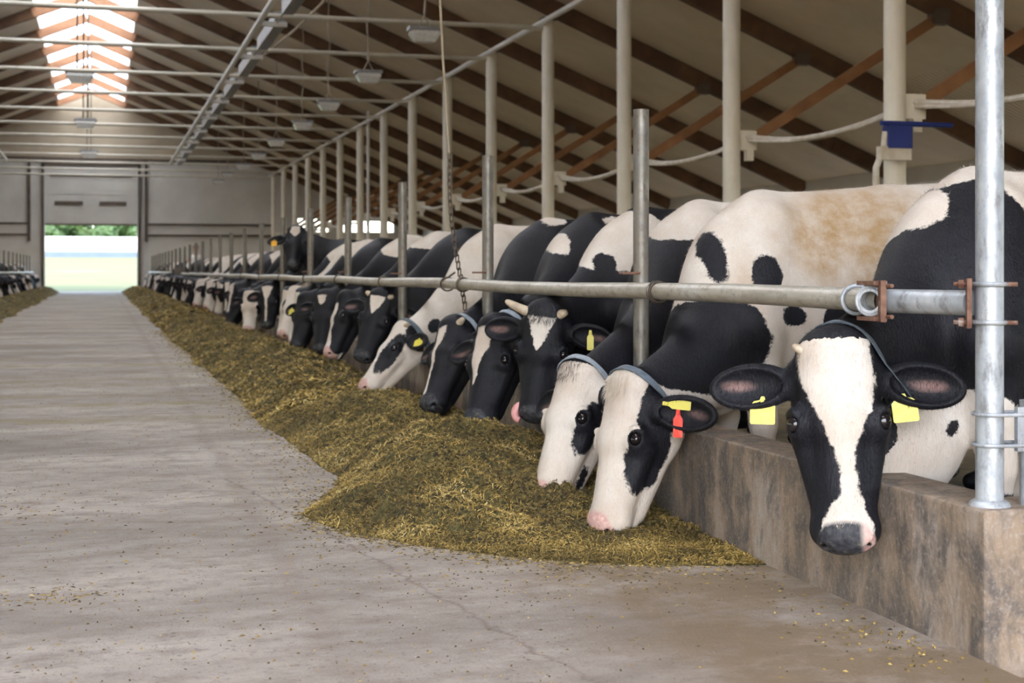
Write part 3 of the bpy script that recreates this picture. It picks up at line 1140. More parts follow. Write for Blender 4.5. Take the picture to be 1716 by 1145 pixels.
# ------------------------------------------------------------------ outside
m = MB()
m.add([(-90, Y_END + 0.3, -0.05), (110, Y_END + 0.3, -0.05), (110, 150, 2.35), (-90, 150, 2.35), (110, 300, 3.2), (-90, 300, 3.2)], [(0, 1, 2, 3), (3, 2, 4, 5)])
struct(m.build('ground', M['grass'], smooth=False), 'sunlit grass rising gently outside the far door')
struct(MB().box((-60, -60, -0.35), (60, -12, -0.03)).build('ground', M['floor'], smooth=False), 'yard behind the camera')
b = MB().box((-45, 151, 2.0), (45, 166, 4.45)).build('far_building', M['far_white'], smooth=False)
tag(b, 'long low white building beyond the grass, seen through the door', 'building')
MB().box((-45.05, 150.9, 2.0), (45.05, 166.1, 2.95)).build('plinth', M['far_blue'], b, False)


def make_tree(x, y, h, seed, label):
    r = random.Random(seed)
    e = MB()
    e.tube([(0, 0, 2.6), (0.1, 0.05, h * 0.4), (0.0, 0.1, h * 0.75)], [0.3, 0.2, 0.08], 10)
    e = e.build('broadleaf_tree', M['bark'])
    e.location = (x, y, 0)
    bm = bmesh.new()
    for i in range(26):
        a, rr = r.uniform(0, 2 * PI), r.uniform(0, 1) ** 0.6
        z = r.uniform(0.28, 0.95)
        w = math.sin(PI * min(1, max(0.12, z))) * h * 0.33
        c = Vector((math.cos(a) * rr * w, math.sin(a) * rr * w, z * h + 1.5))
        bmesh.ops.create_icosphere(bm, subdivisions=3, radius=r.uniform(0.9, 1.7), matrix=Matrix.Translation(c))
    for v in bm.verts:
        v.co += Vector((r.uniform(-1, 1), r.uniform(-1, 1), r.uniform(-1, 1))) * 0.22
    me = bpy.data.meshes.new('foliage')
    bm.to_mesh(me)
    bm.free()
    me.materials.append(M['leaf'])
    o = bpy.data.objects.new('foliage', me)
    C.objects.link(o)
    o.parent = e
    tag(e, label, 'tree', 'trees beyond the white building')


for i, (x, h, lb) in enumerate(((-13.5, 11, 'green tree beyond the white building, leftmost through the far door'), (-5.5, 12, 'green tree beyond the white building, second from left'), (2.5, 10, 'green tree beyond the white building, second from right'), (10.5, 12, 'green tree beyond the white building, rightmost through the far door'))):
    make_tree(x, 186 + 4 * (i % 2), h, 11 + i, lb)

# ------------------------------------------------------------------ chopped feed


def vnoise(x, y, seed, f):
    """smooth value noise, vectorised"""
    x, y = x * f + seed * 17.13, y * f + seed * 5.71
    xi, yi = np.floor(x), np.floor(y)
    u, v = x - xi, y - yi
    u, v = u * u * (3 - 2 * u), v * v * (3 - 2 * v)

    def hsh(a, b):
        t = np.sin(a * 127.1 + b * 311.7 + seed * 74.7) * 43758.5453
        return t - np.floor(t)
    return (hsh(xi, yi) * (1 - u) + hsh(xi + 1, yi) * u) * (1 - v) + (hsh(xi, yi + 1) * (1 - u) + hsh(xi + 1, yi + 1) * u) * v


EY = [3.9, 4.40, 4.47, 4.62, 4.8, 5.1, 5.5, 5.85, 6.3, 6.9, 7.98, 9.8, 13, 20, 35, 75]
EX = [2.4, 2.35, 2.0, 1.62, 1.38, 1.10, 0.84, 0.79, 0.95, 1.14, 1.06, 1.00, 1.02, 0.95, 0.91, 0.86]
HY = [4.4, 4.6, 4.9, 5.3, 5.8, 6.3, 6.7, 7.2, 7.9, 8.8, 10.0, 12, 16, 75]
HH = [0.0, 0.018, 0.032, 0.09, 0.18, 0.245, 0.25, 0.20, 0.16, 0.24, 0.22, 0.26, 0.24, 0.25]


def feed_h(X, Y, mirror=False, far=False):
    wob = (vnoise(X, Y, 1, 1.3) - 0.5) * 0.22 + (vnoise(X, Y, 2, 4.5) - 0.5) * 0.10
    e = np.interp(Y, EY, EX) + (wob * (0.5 if not mirror else 1.0)) * np.clip((Y - 4.4) / 1.0, 0.3, 1)
    if mirror:
        e = 0.93 + wob + 0 * Y
    s = np.where(e > 2.15, -1.0, (X - e) / np.maximum(CURB_X0 - e, 0.02))
    sc_ = np.clip(s, 0, 1)
    rise = np.sin(np.clip(sc_ / 0.52, 0, 1) * PI / 2) ** 1.15
    fall = 1 - np.clip((sc_ - 0.52) / 0.48, 0, 1) ** 1.3 * 0.62
    hm = np.interp(Y, HY, HH) if not mirror else 0.24 + 0 * Y
    h = hm * rise * fall
    h = h * (0.82 + 0.36 * vnoise(X, Y, 3, 2.2))
    lump = (vnoise(X, Y, 4, 8) - 0.5) * 0.075 + (vnoise(X, Y, 5, 20) - 0.5) * 0.045
    if not far:
        lump = lump + (vnoise(X, Y, 6, 50) - 0.5) * 0.026
    h = h + lump * np.clip(rise * 2.2, 0, 1) * np.clip(hm / 0.1, 0, 1)
    if not mirror:
        for cx, cy, cr, dp in ((1.66, 4.84, 0.15, 0.95), (1.56, 5.33, 0.16, 0.55), (1.70, 6.45, 0.2, 0.25), (1.62, 7.75, 0.22, 0.2), (1.55, 9.45, 0.25, 0.35)):
            h = h * (1 - dp * np.exp(-((X - cx) ** 2 + (Y - cy) ** 2) / cr ** 2))
    h = np.where(s <= 0, -0.012 + s * 0.05, h + 0.002)
    return np.maximum(h, -0.03)


def grid_mesh(x0, x1, y0, y1, st, far=False, mirror=False):
    nx, ny = int((x1 - x0) / st) + 1, int((y1 - y0) / st) + 1
    X, Y = np.meshgrid(np.linspace(x0, x1, nx), np.linspace(y0, y1, ny))
    Z = feed_h(X, Y, mirror, far)
    Xw = -1.0 - X if mirror else X
    v = np.stack([Xw.ravel(), Y.ravel(), Z.ravel()], 1)
    i = np.arange(nx * ny).reshape(ny, nx)
    f = np.stack([i[:-1, :-1], i[:-1, 1:], i[1:, 1:], i[1:, :-1]], -1).reshape(-1, 4)
    if mirror:
        f = f[:, ::-1]
    zf = Z.ravel()[f].max(1)
    return v, f[zf > -0.008]


def np_mesh(name, v, f, mat, smooth=True, attrs=None):
    me = bpy.data.meshes.new(name)
    nf, k = f.shape
    me.vertices.add(len(v))
    me.vertices.foreach_set('co', v.astype(np.float32).ravel())
    me.loops.add(nf * k)
    me.loops.foreach_set('vertex_index', f.astype(np.int32).ravel())
    me.polygons.add(nf)
    me.polygons.foreach_set('loop_start', (np.arange(nf) * k).astype(np.int32))
    me.polygons.foreach_set('loop_total', np.full(nf, k, np.int32))
    me.update(calc_edges=True)
    if smooth:
        me.polygons.foreach_set('use_smooth', np.ones(nf, bool))
    me.materials.append(mat)
    for an, av in (attrs or {}).items():
        at = me.attributes.new(an, 'FLOAT', 'POINT')
        at.data.foreach_set('value', av.astype(np.float32))
    o = bpy.data.objects.new(name, me)
    C.objects.link(o)
    return o


def chips(n, x0, x1, y0, y1, ln, wd, seed, only_feed=True, mirror=False):
    r = np.random.RandomState(seed)
    x, y = r.uniform(x0, x1, n), y0 + (y1 - y0) * r.uniform(0, 1, n) ** 1.4
    z = feed_h(x, y, mirror, True)
    zz = feed_h(x, y, mirror)
    if only_feed:
        keep = zz > -0.004
    else:
        keep = zz <= -0.004
        zz = np.zeros_like(zz) + 0.002
    x, y, zz = x[keep], y[keep], zz[keep]
    m = len(x)
    L, W = ln * r.uniform(0.4, 1.3, m), wd * r.uniform(0.5, 1.4, m)
    a = r.uniform(0, 2 * PI, m)
    t = r.normal(0, 0.45 if only_feed else 0.1, m)
    d = np.stack([np.cos(a) * np.cos(t), np.sin(a) * np.cos(t), np.sin(t)], 1)
    q = np.stack([-np.sin(a), np.cos(a), r.uniform(-.6, .6, m) if only_feed else 0 * a], 1)
    c = np.stack([-1.0 - x if mirror else x, y, zz + (r.uniform(0, 0.008, m) if only_feed else 0.002)], 1)
    bend = np.zeros((m, 3))
    bend[:, 2] = L * r.uniform(0.05, 0.3, m)
    v = np.stack([c - d * L[:, None] - q * W[:, None], c - d * L[:, None] + q * W[:, None], c + q * W[:, None] + bend, c - q * W[:, None] + bend,
                  c + d * L[:, None] - q * W[:, None] * .5, c + d * L[:, None] + q * W[:, None] * .5], 1).reshape(-1, 3)
    b = (np.arange(m) * 6)[:, None]
    f = np.concatenate([b + np.array([[0, 3, 2, 1]]), b + np.array([[3, 4, 5, 2]])], 0)
    tone = np.repeat(np.clip(r.beta(2.0, 2.0, m) * 0.75 + (vnoise(x, y, 9, 6) - 0.5) * 0.7 + 0.12, 0, 1), 6)
    return v, f, tone


feed = empty('feed_heap', (1.6, 6.3, 0))
feed['kind'] = 'stuff'
tag(feed, 'long heap of chopped olive-brown feed along the right curb', 'feed')


def fpart(name, v, f, mat, smooth=True, attrs=None, par=feed):
    o = np_mesh(name, v, f, mat, smooth, attrs)
    o['kind'] = 'stuff'
    o.parent = par
    o.matrix_parent_inverse = Matrix.Translation(par.location).inverted()
    return o


vs, fs, n = [], [], 0
for a in ((0.55, 2.168, 4.3, 10.5, 0.011, False), (0.55, 2.168, 10.5, 26, 0.03, False), (0.5, 2.168, 26, 71, 0.08, True)):
    v, f = grid_mesh(*a)
    vs.append(v)
    fs.append(f + n)
    n += len(v)
fpart('feed_mass', np.concatenate(vs), np.concatenate(fs), M['feed'])
vs, fs, ts, n = [], [], [], 0
for a in ((150000, 0.55, 2.16, 4.35, 9.5, 0.009, 0.0014, 1), (30000, 0.55, 2.16, 4.35, 9.5, 0.017, 0.0011, 7), (55000, 0.55, 2.16, 9.5, 26, 0.022, 0.004, 2), (14000, 0.6, 2.16, 26, 70, 0.05, 0.010, 3)):
    v, f, t = chips(*a)
    vs.append(v)
    fs.append(f + n)
    ts.append(t)
    n += len(v)
fpart('feed_chaff', np.concatenate(vs), np.concatenate(fs), M['chip'], False, {'tone': np.concatenate(ts)})

feed2 = empty('feed_heap', (-2.6, 20, 0))
feed2['kind'] = 'stuff'
tag(feed2, 'heap of chopped feed along the left curb, far left', 'feed')
v, f = grid_mesh(0.4, 2.168, 15, 71, 0.05, True, True)
fpart('feed_mass', v, f, M['feed'], par=feed2)
v, f, t = chips(30000, 0.5, 2.16, 15, 70, 0.03, 0.006, 5, True, True)
fpart('feed_chaff', v, f, M['chip'], False, {'tone': t}, feed2)

# crumbs scattered on the concrete
r = np.random.RandomState(12)


def scatter(n, cx, cy, sx, sy, ln, wd):
    x, y = r.normal(cx, sx, n), r.normal(cy, sy, n)
    return x, y, ln * r.uniform(0.4, 1.4, n), wd * r.uniform(0.5, 1.5, n)


sets = [scatter(1500, -0.60, 3.85, 0.15, 0.15, 0.010, 0.0018), scatter(160, -0.35, 6.3, 0.3, 0.25, 0.012, 0.002), scatter(90, -0.15, 4.6, 0.10, 0.08, 0.012, 0.002),
        scatter(500, 1.75, 4.45, 0.35, 0.22, 0.007, 0.0016), scatter(220, 2.06, 3.45, 0.10, 0.25, 0.007, 0.003), scatter(500, 0.9, 6.5, 0.14, 1.2, 0.008, 0.002)]
ye = 4.5 + 20 * r.uniform(0, 1, 5000) ** 1.8
xe_ = np.interp(ye, EY, EX) - r.exponential(0.07, 5000) + 0.06
sets.append((xe_, ye, 0.009 * r.uniform(0.4, 1.6, 5000) * (1 + (ye - 4.5) * 0.04), 0.0022 * r.uniform(0.5, 1.5, 5000) * (1 + (ye - 4.5) * 0.05)))
xf = r.uniform(0.85, 2.1, 900)
sets.append((xf, 4.52 - r.exponential(0.09, 900) + (np.interp(xf, [0.85, 1.1, 1.44, 2.1], [1.0, 0.62, 0.24, 0.02])), 0.008 * r.uniform(0.4, 1.6, 900), 0.002 * r.uniform(0.5, 1.5, 900)))
xx = r.uniform(-1.8, 2.1, 900)
xg = r.uniform(-1.8, 1.4, 2600)
yg = 3.0 + 12 * r.uniform(0, 1, 2600) ** 1.3
sets.append((xg, yg, 0.0045 * r.uniform(0.4, 1.8, 2600), 0.0022 * r.uniform(0.5, 1.5, 2600)))
yy_ = 3.2 + 22 * r.uniform(0, 1, 900) ** 1.6
sets.append((xx, yy_, 0.006 * r.uniform(0.4, 1.8, 900), 0.0025 * r.uniform(0.5, 1.5, 900)))
x, y, L, W = [np.concatenate([q[i] for q in sets]) for i in range(4)]
ok = (x < 2.14) & (x > -2.5)
x, y, L, W = x[ok], y[ok], L[ok], W[ok]
m_ = len(x)
a = r.uniform(0, 2 * PI, m_)
d = np.stack([np.cos(a), np.sin(a), 0 * a], 1)
q = np.stack([-np.sin(a), np.cos(a), 0 * a], 1)
c = np.stack([x, y, 0 * x + 0.001], 1)
up = np.zeros((m_, 3))
up[:, 2] = W * 1.2 + 0.001
v = np.stack([c - d * L[:, None], c + q * W[:, None], c + d * L[:, None], c - q * W[:, None], c + up], 1).reshape(-1, 3)
b = (np.arange(m_) * 5)[:, None]
f = np.concatenate([b + np.array([[0, 1, 4]]), b + np.array([[1, 2, 4]]), b + np.array([[2, 3, 4]]), b + np.array([[3, 0, 4]])], 0)
o = np_mesh('feed_crumbs', v, f, M['chip'], False, {'tone': np.repeat(np.clip(r.beta(1.2, 2.2, m_), 0, 1), 5)})
tag(o, 'crumbs of feed and grit scattered over the concrete alley', 'crumbs', kind='stuff')

# ------------------------------------------------------------------ cows: smooth-blended solids turned into meshes


def vec(*a):
    return np.array(a, float)


def unit(v):
    v = np.asarray(v, float)
    return v / np.linalg.norm(v)


class Solid:
    """smooth union of tapered limbs and ellipsoids, in world space"""

    def __init__(self):
        self.p = []

    def rc(self, a, b, ra, rb, k=0.03, lat=None, s=1.0, cut=False):
        self.p.append(('c', np.asarray(a, float), np.asarray(b, float), ra, rb, k, None if lat is None else unit(lat), s, cut))

    def el(self, c, axes, r, k=0.03, cut=False):
        A = np.array([unit(x) for x in axes])
        self.p.append(('e', np.asarray(c, float), A, np.asarray(r, float), None, k, None, 1.0, cut))

    def one(self, q, P):
        if q[0] == 'c':
            _, a, b, ra, rb, k, lat, s, cut = q
            X = P - a
            ba = b - a
            if lat is not None:
                X = X + (X @ lat)[:, None] * lat * (1 / s - 1)
                ba = ba + (ba @ lat) * lat * (1 / s - 1)
            h = np.clip((X @ ba) / (ba @ ba + 1e-12), 0, 1)
            d = np.linalg.norm(X - h[:, None] * ba, axis=1) - (ra + (rb - ra) * h)
            return d * (min(1.0, s) if lat is not None else 1.0)
        _, c, A, r, _, k, _, _, cut = q
        X = (P - c) @ A.T
        k0 = np.linalg.norm(X / r, axis=1)
        k1 = np.linalg.norm(X / (r * r), axis=1)
        return k0 * (k0 - 1.0) / (k1 + 1e-9)

    def __call__(self, P):
        d = np.full(len(P), 1e3)
        for q in self.p:
            v = self.one(q, P)
            k = q[5]
            if q[8]:
                h = np.maximum(k - np.abs(d + v), 0) / k
                d = np.maximum(d, -v) + h * h * k * 0.25
            else:
                h = np.maximum(k - np.abs(d - v), 0) / k
                d = np.minimum(d, v) - h * h * k * 0.25
        return d


def surface(f, lo, hi, h):
    """naive surface nets over a block-sparse grid"""
    B = 4
    lo = np.asarray(lo, float)
    nb = np.ceil((np.asarray(hi) - lo) / (B * h)).astype(int)
    n = nb * B + 1
    H = B * h
    g = np.stack(np.meshgrid(*[np.arange(k) for k in nb], indexing='ij'), -1).reshape(-1, 3)
    ctr = lo + (g + 0.5) * H
    d = np.concatenate([f(ctr[i:i + 200000]) for i in range(0, len(ctr), 200000)])
    act = np.abs(d) < H * 1.25
    V = np.repeat(np.repeat(np.repeat(d.reshape(nb), B, 0), B, 1), B, 2)
    V = np.pad(V, ((0, 1), (0, 1), (0, 1)), mode='edge').astype(np.float32)
    ga = g[act]
    mark = np.zeros(n, bool)
    o = np.arange(B + 1)
    off = np.stack(np.meshgrid(o, o, o, indexing='ij'), -1).reshape(-1, 3)
    idx = (ga[:, None, :] * B + off[None]).reshape(-1, 3)
    mark[idx[:, 0], idx[:, 1], idx[:, 2]] = True
    I = np.argwhere(mark)
    P = lo + I * h
    vals = np.concatenate([f(P[i:i + 300000]) for i in range(0, len(P), 300000)]).astype(np.float32)
    V[I[:, 0], I[:, 1], I[:, 2]] = vals
    S = V < 0
    cnt = np.zeros(n - 1, np.int8)
    for a in (0, 1):
        for b in (0, 1):
            for c in (0, 1):
                cnt += S[a:n[0] - 1 + a, b:n[1] - 1 + b, c:n[2] - 1 + c]
    cells = np.argwhere((cnt > 0) & (cnt < 8))
    cid = np.full(n - 1, -1, np.int32)
    cid[cells[:, 0], cells[:, 1], cells[:, 2]] = np.arange(len(cells))
    acc = np.zeros((len(cells), 3))
    num = np.zeros(len(cells))
    for ax in range(3):
        o1, o2 = [x for x in range(3) if x != ax]
        for i in (0, 1):
            for j in (0, 1):
                a = cells.copy()
                a[:, o1] += i
                a[:, o2] += j
                b = a.copy()
                b[:, ax] += 1
                va, vb = V[a[:, 0], a[:, 1], a[:, 2]], V[b[:, 0], b[:, 1], b[:, 2]]
                cr = (va < 0) != (vb < 0)
                t = np.where(cr, va / np.where(cr, va - vb, 1), 0)
                p = a.astype(float)
                p[:, ax] += t
                acc[cr] += p[cr]
                num[cr] += 1
    verts = lo + (acc / num[:, None]) * h
    faces = []
    for ax in range(3):
        o1, o2 = (ax + 1) % 3, (ax + 2) % 3
        sl0 = [slice(None)] * 3
        sl1 = [slice(None)] * 3
        sl0[ax], sl1[ax] = slice(0, -1), slice(1, None)
        ch = S[tuple(sl0)] != S[tuple(sl1)]
        e = np.argwhere(ch)
        ok = (e[:, o1] > 0) & (e[:, o2] > 0) & (e[:, o1] < n[o1] - 1) & (e[:, o2] < n[o2] - 1)
        e = e[ok]
        q = []
        for i, j in ((-1, -1), (0, -1), (0, 0), (-1, 0)):
            c = e.copy()
            c[:, o1] += i
            c[:, o2] += j
            q.append(cid[c[:, 0], c[:, 1], c[:, 2]])
        q = np.stack(q, 1)
        inside = S[e[:, 0], e[:, 1], e[:, 2]]
        q[~inside] = q[~inside][:, ::-1]
        faces.append(q[(q >= 0).all(1)])
    return verts, np.concatenate(faces)


def smooth_noise(P, f, seed):
    r = np.random.RandomState(seed)
    o = np.zeros(len(P))
    for i in range(6):
        w = r.normal(size=3)
        w /= np.linalg.norm(w)
        o += np.sin(P @ w * f * r.uniform(0.7, 1.6) + r.uniform(0, 7))
    return o / 6


class Cow:
    def __init__(self, poll, fwd, dors, withers, heading, hs=1.0, rump_z=0.07, wz=1.31, neck_bulge=0.0, tip=0.0, seed=1, ear=None, horn=None, size=1.0, brisket=False, free=False):
        self.hs = hs
        F = unit(fwd)
        D = np.asarray(dors, float)
        D = unit(D - F * (D @ F))
        R = np.cross(F, D)
        self.hR, self.hF, self.hD = R, F, D
        self.ho = np.asarray(poll, float) - D * 0.05 * hs      # head origin
        hd = math.radians(heading)
        bf = vec(-math.cos(hd), math.sin(hd), 0)      # heading 0 = straight at the alley, positive swings to the far end
        self.bF, self.bU = bf, vec(0, 0, 1)
        self.bR = np.cross(bf, self.bU)
        self.bo = vec(withers[0], withers[1], FZ)
        self.size, self.wz, self.rump = size, wz - FZ, rump_z
        self.seed = seed
        self.solid = Solid()
        self.ear = ear or {}
        self.horn = horn
        self.brisket = brisket
        self.free = free
        self.body()
        self.neck(neck_bulge)
        self.head()

    def H(self, x, y, z):
        return self.ho + self.hs * (self.hR * x + self.hF * y + self.hD * z)

    def B(self, x, y, z):
        zz = z * self.wz / 1.36 - y / 1.4 * self.rump * min(1, z)
        return self.bo + self.bR * x * self.size + self.bF * y * self.size + self.bU * zz

    def body(self):
        s, B = self.solid, self.B
        ax = (self.bR, self.bF, self.bU)
        s.el(B(0, -0.60, 0.90), ax, (0.33, 0.74, 0.41), 0.08)
        s.el(B(0, 0.26, 0.66), ax, (0.13, 0.20, 0.20), 0.10)
        if self.brisket:
            s.el(B(0.02, 0.36, 0.50), ax, (0.17, 0.24, 0.20), 0.12)
        s.el(B(0, 0.02, 0.93), ax, (0.26, 0.36, 0.37), 0.10)
        s.rc(B(0, 0.02, 1.20), B(0, -1.22, 1.20), 0.13, 0.13, 0.12)
        s.rc(B(0, 0.02, 1.315), B(0, -0.55, 1.29), 0.045, 0.04, 0.09)
        s.rc(B(0, -0.55, 1.29), B(0, -1.28, 1.30), 0.04, 0.045, 0.09)
        for m in (-1, 1):
            s.rc(B(m * 0.10, 0.03, 1.25), B(m * 0.21, 0.18, 0.86), 0.075, 0.115, 0.07)
            s.rc(B(m * 0.24, -1.02, 1.27), B(m * 0.13, -1.38, 1.16), 0.05, 0.05, 0.10)
            s.rc(B(m * 0.20, -1.20, 1.08), B(m * 0.21, -1.13, 0.72), 0.17, 0.12, 0.08)
            s.rc(B(m * 0.21, -1.16, 0.75), B(m * 0.19, -1.42, 0.48), 0.12, 0.055, 0.06)
            s.rc(B(m * 0.19, -1.42, 0.48), B(m * 0.18, -1.36, 0.09), 0.050, 0.040, 0.03)
            s.rc(B(m * 0.18, -1.36, 0.05), B(m * 0.18, -1.28, 0.035), 0.055, 0.042, 0.02)
            s.rc(B(m * 0.20, 0.14, 0.80), B(m * 0.18, 0.10, 0.44), 0.10, 0.055, 0.06)
            s.rc(B(m * 0.18, 0.10, 0.44), B(m * 0.18, 0.10, 0.09), 0.050, 0.038, 0.03)
            s.rc(B(m * 0.18, 0.10, 0.05), B(m * 0.18, 0.17, 0.035), 0.055, 0.042, 0.02)
        s.el(B(0, -1.10, 0.58), ax, (0.16, 0.20, 0.15), 0.05)
        s.rc(B(0, -1.44, 1.26), B(0, -1.52, 0.80), 0.035, 0.02, 0.03)
        s.rc(B(0, -1.52, 0.80), B(0, -1.50, 0.42), 0.02, 0.035, 0.02)
        self.foot = B(0, 0, 0)

    def neck(self, bulge):
        s, B, H = self.solid, self.B, self.H
        a = B(0, 0.12, 1.08)
        b = H(0, 0.05, -0.065)
        if self.free:
            mid = a * 0.5 + b * 0.5 + self.bF * 0.06
        else:   # the neck dips under the rail on its way to the head
            t = 0.52
            mid = a * (1 - t) + b * t
            mid[0] = max(b[0] + 0.16, 2.36)
            mid[2] = 0.5 * min(b[2], 0.72) + 0.43 + bulge
        ax = unit(b - a)
        side = np.cross(ax, vec(0, 0, 1))
        side = unit(side) if np.linalg.norm(side) > 0.2 else self.bR
        hr = self.hR
        s.rc(a, mid, 0.215, 0.145, 0.10, side, 0.66)
        s2 = unit(side * np.sign(side @ hr) + hr) if abs(side @ hr) > 0.1 else side
        s.rc(mid, b, 0.145, 0.108, 0.08, s2, 0.74)
        # crest and throat lines
        w = B(0, 0.03, 1.27)
        pc = H(0, 0.04, 0.0)
        mc = mid + vec(0.03, 0, 0.10)
        s.rc(w, mc, 0.06, 0.045, 0.10, side, 0.7)
        s.rc(mc, pc, 0.04, 0.045, 0.08)
        br = B(0, 0.34, 0.80)
        th = H(0, 0.10, -0.15)
        ml = mid * 0.6 + (br + th) * 0.2 - vec(0, 0, 0.08)
        ml[2] = max(ml[2], 0.50)
        s.rc(br, ml, 0.10, 0.06, 0.12, side, 0.6)
        s.rc(ml, th, 0.06, 0.04, 0.09, side, 0.7)
        self.neck_pts = (a, mid, b)

    def head(self):
        s, H, k = self.solid, self.H, self.hs
        ax = (self.hR, self.hF, self.hD)

        def el(x, y, z, r, kk=0.03, cut=False, axes=None):
            s.el(H(x, y, z), axes or ax, tuple(q * k for q in r), kk, cut)

        def rc(a, b, ra, rb, kk=0.03, lat=None, sc_=1.0, cut=False):
            s.rc(H(*a), H(*b), ra * k, rb * k, kk, lat, sc_, cut)
        el(0, 0.10, -0.03, (0.112, 0.13, 0.085), 0.05)
        el(0, 0.015, 0.045, (0.075, 0.055, 0.045), 0.04)
        rc((0, 0.03, 0.02), (0, 0.23, 0.025), 0.055, 0.052, 0.04, self.hR, 1.75)
        rc((0, 0.22, 0.015), (0, 0.50, -0.002), 0.058, 0.043, 0.04, self.hR, 1.15)
        rc((0, 0.20, -0.06), (0, 0.49, -0.03), 0.095, 0.058, 0.05)
        for m in (-1, 1):
            el(m * 0.103, 0.222, 0.012, (0.036, 0.050, 0.036), 0.03)
            rc((m * 0.092, 0.245, -0.035), (m * 0.05, 0.44, -0.03), 0.042, 0.036, 0.04)
            rc((m * 0.068, 0.14, -0.140), (m * 0.032, 0.46, -0.104), 0.052, 0.030, 0.04)
            el(m * 0.083, 0.160, -0.098, (0.038, 0.10, 0.082), 0.04)
            rc((m * 0.10, 0.08, -0.03), (m * 0.135, 0.115, -0.035), 0.038, 0.028, 0.03)
        el(0, 0.508, -0.026, (0.095, 0.066, 0.064), 0.035)
        el(0, 0.530, 0.004, (0.070, 0.038, 0.036), 0.03)
        el(0, 0.505, -0.092, (0.060, 0.052, 0.030), 0.02)
        rc((0, 0.14, -0.12), (0, 0.44, -0.10), 0.055, 0.035, 0.05)
        # eye hollows with a lid fold above
        for m in (-1, 1):
            el(m * 0.124, 0.224, 0.030, (0.022, 0.0255, 0.019), 0.006, True)
            rc((m * 0.118, 0.192, 0.040), (m * 0.132, 0.196, 0.012), 0.009, 0.008, 0.016)
            # nostrils: comma-shaped
            el(m * 0.050, 0.576, 0.010, (0.021, 0.030, 0.015), 0.006, True)
            el(m * 0.064, 0.562, 0.019, (0.012, 0.018, 0.008), 0.006, True)
        # mouth line
        for m in (-1, 1):
            rc((m * 0.083, 0.44, -0.078), (m * 0.078, 0.52, -0.070), 0.006, 0.006, 0.008, cut=True)
        rc((-0.068, 0.535, -0.068), (0, 0.57, -0.066), 0.005, 0.005, 0.010, cut=True)
        rc((0.068, 0.535, -0.068), (0, 0.57, -0.066), 0.005, 0.005, 0.010, cut=True)
        # ears: cupped leaves
        self.ear_c = {}
        for m in (-1, 1):
            e = self.ear.get(m, (1.0, 0.10, -0.22, 0.15))
            d = unit(self.hR * m * e[0] + self.hF * e[1] + self.hD * e[2])
            nrm = self.hD * 1.0 + self.hF * e[3]
            nrm = unit(nrm - d * (nrm @ d))
            w = np.cross(nrm, d)
            root = H(m * 0.125, 0.105, -0.03)
            c = root + d * 0.105 * k
            s.el(c, (d, w, nrm), (0.122 * k, 0.066 * k, 0.030 * k), 0.012)
            s.el(c + d * 0.012 * k + nrm * 0.021 * k, (d, w, nrm), (0.098 * k, 0.050 * k, 0.028 * k), 0.008, True)
            self.ear_c[m] = (c, d, w, nrm)

    def local_head(self, P):
        X = (P - self.ho) / self.hs
        return np.stack([X @ self.hR, X @ self.hF, X @ self.hD], 1)

    def local_body(self, P):
        X = P - self.bo
        return np.stack([X @ self.bR, X @ self.bF, X @ self.bU], 1)


def ell(L, c, r):
    q = (L - np.array(c)) / np.array(r)
    n = np.linalg.norm(q, axis=1)
    return (1 - n) * min(r)


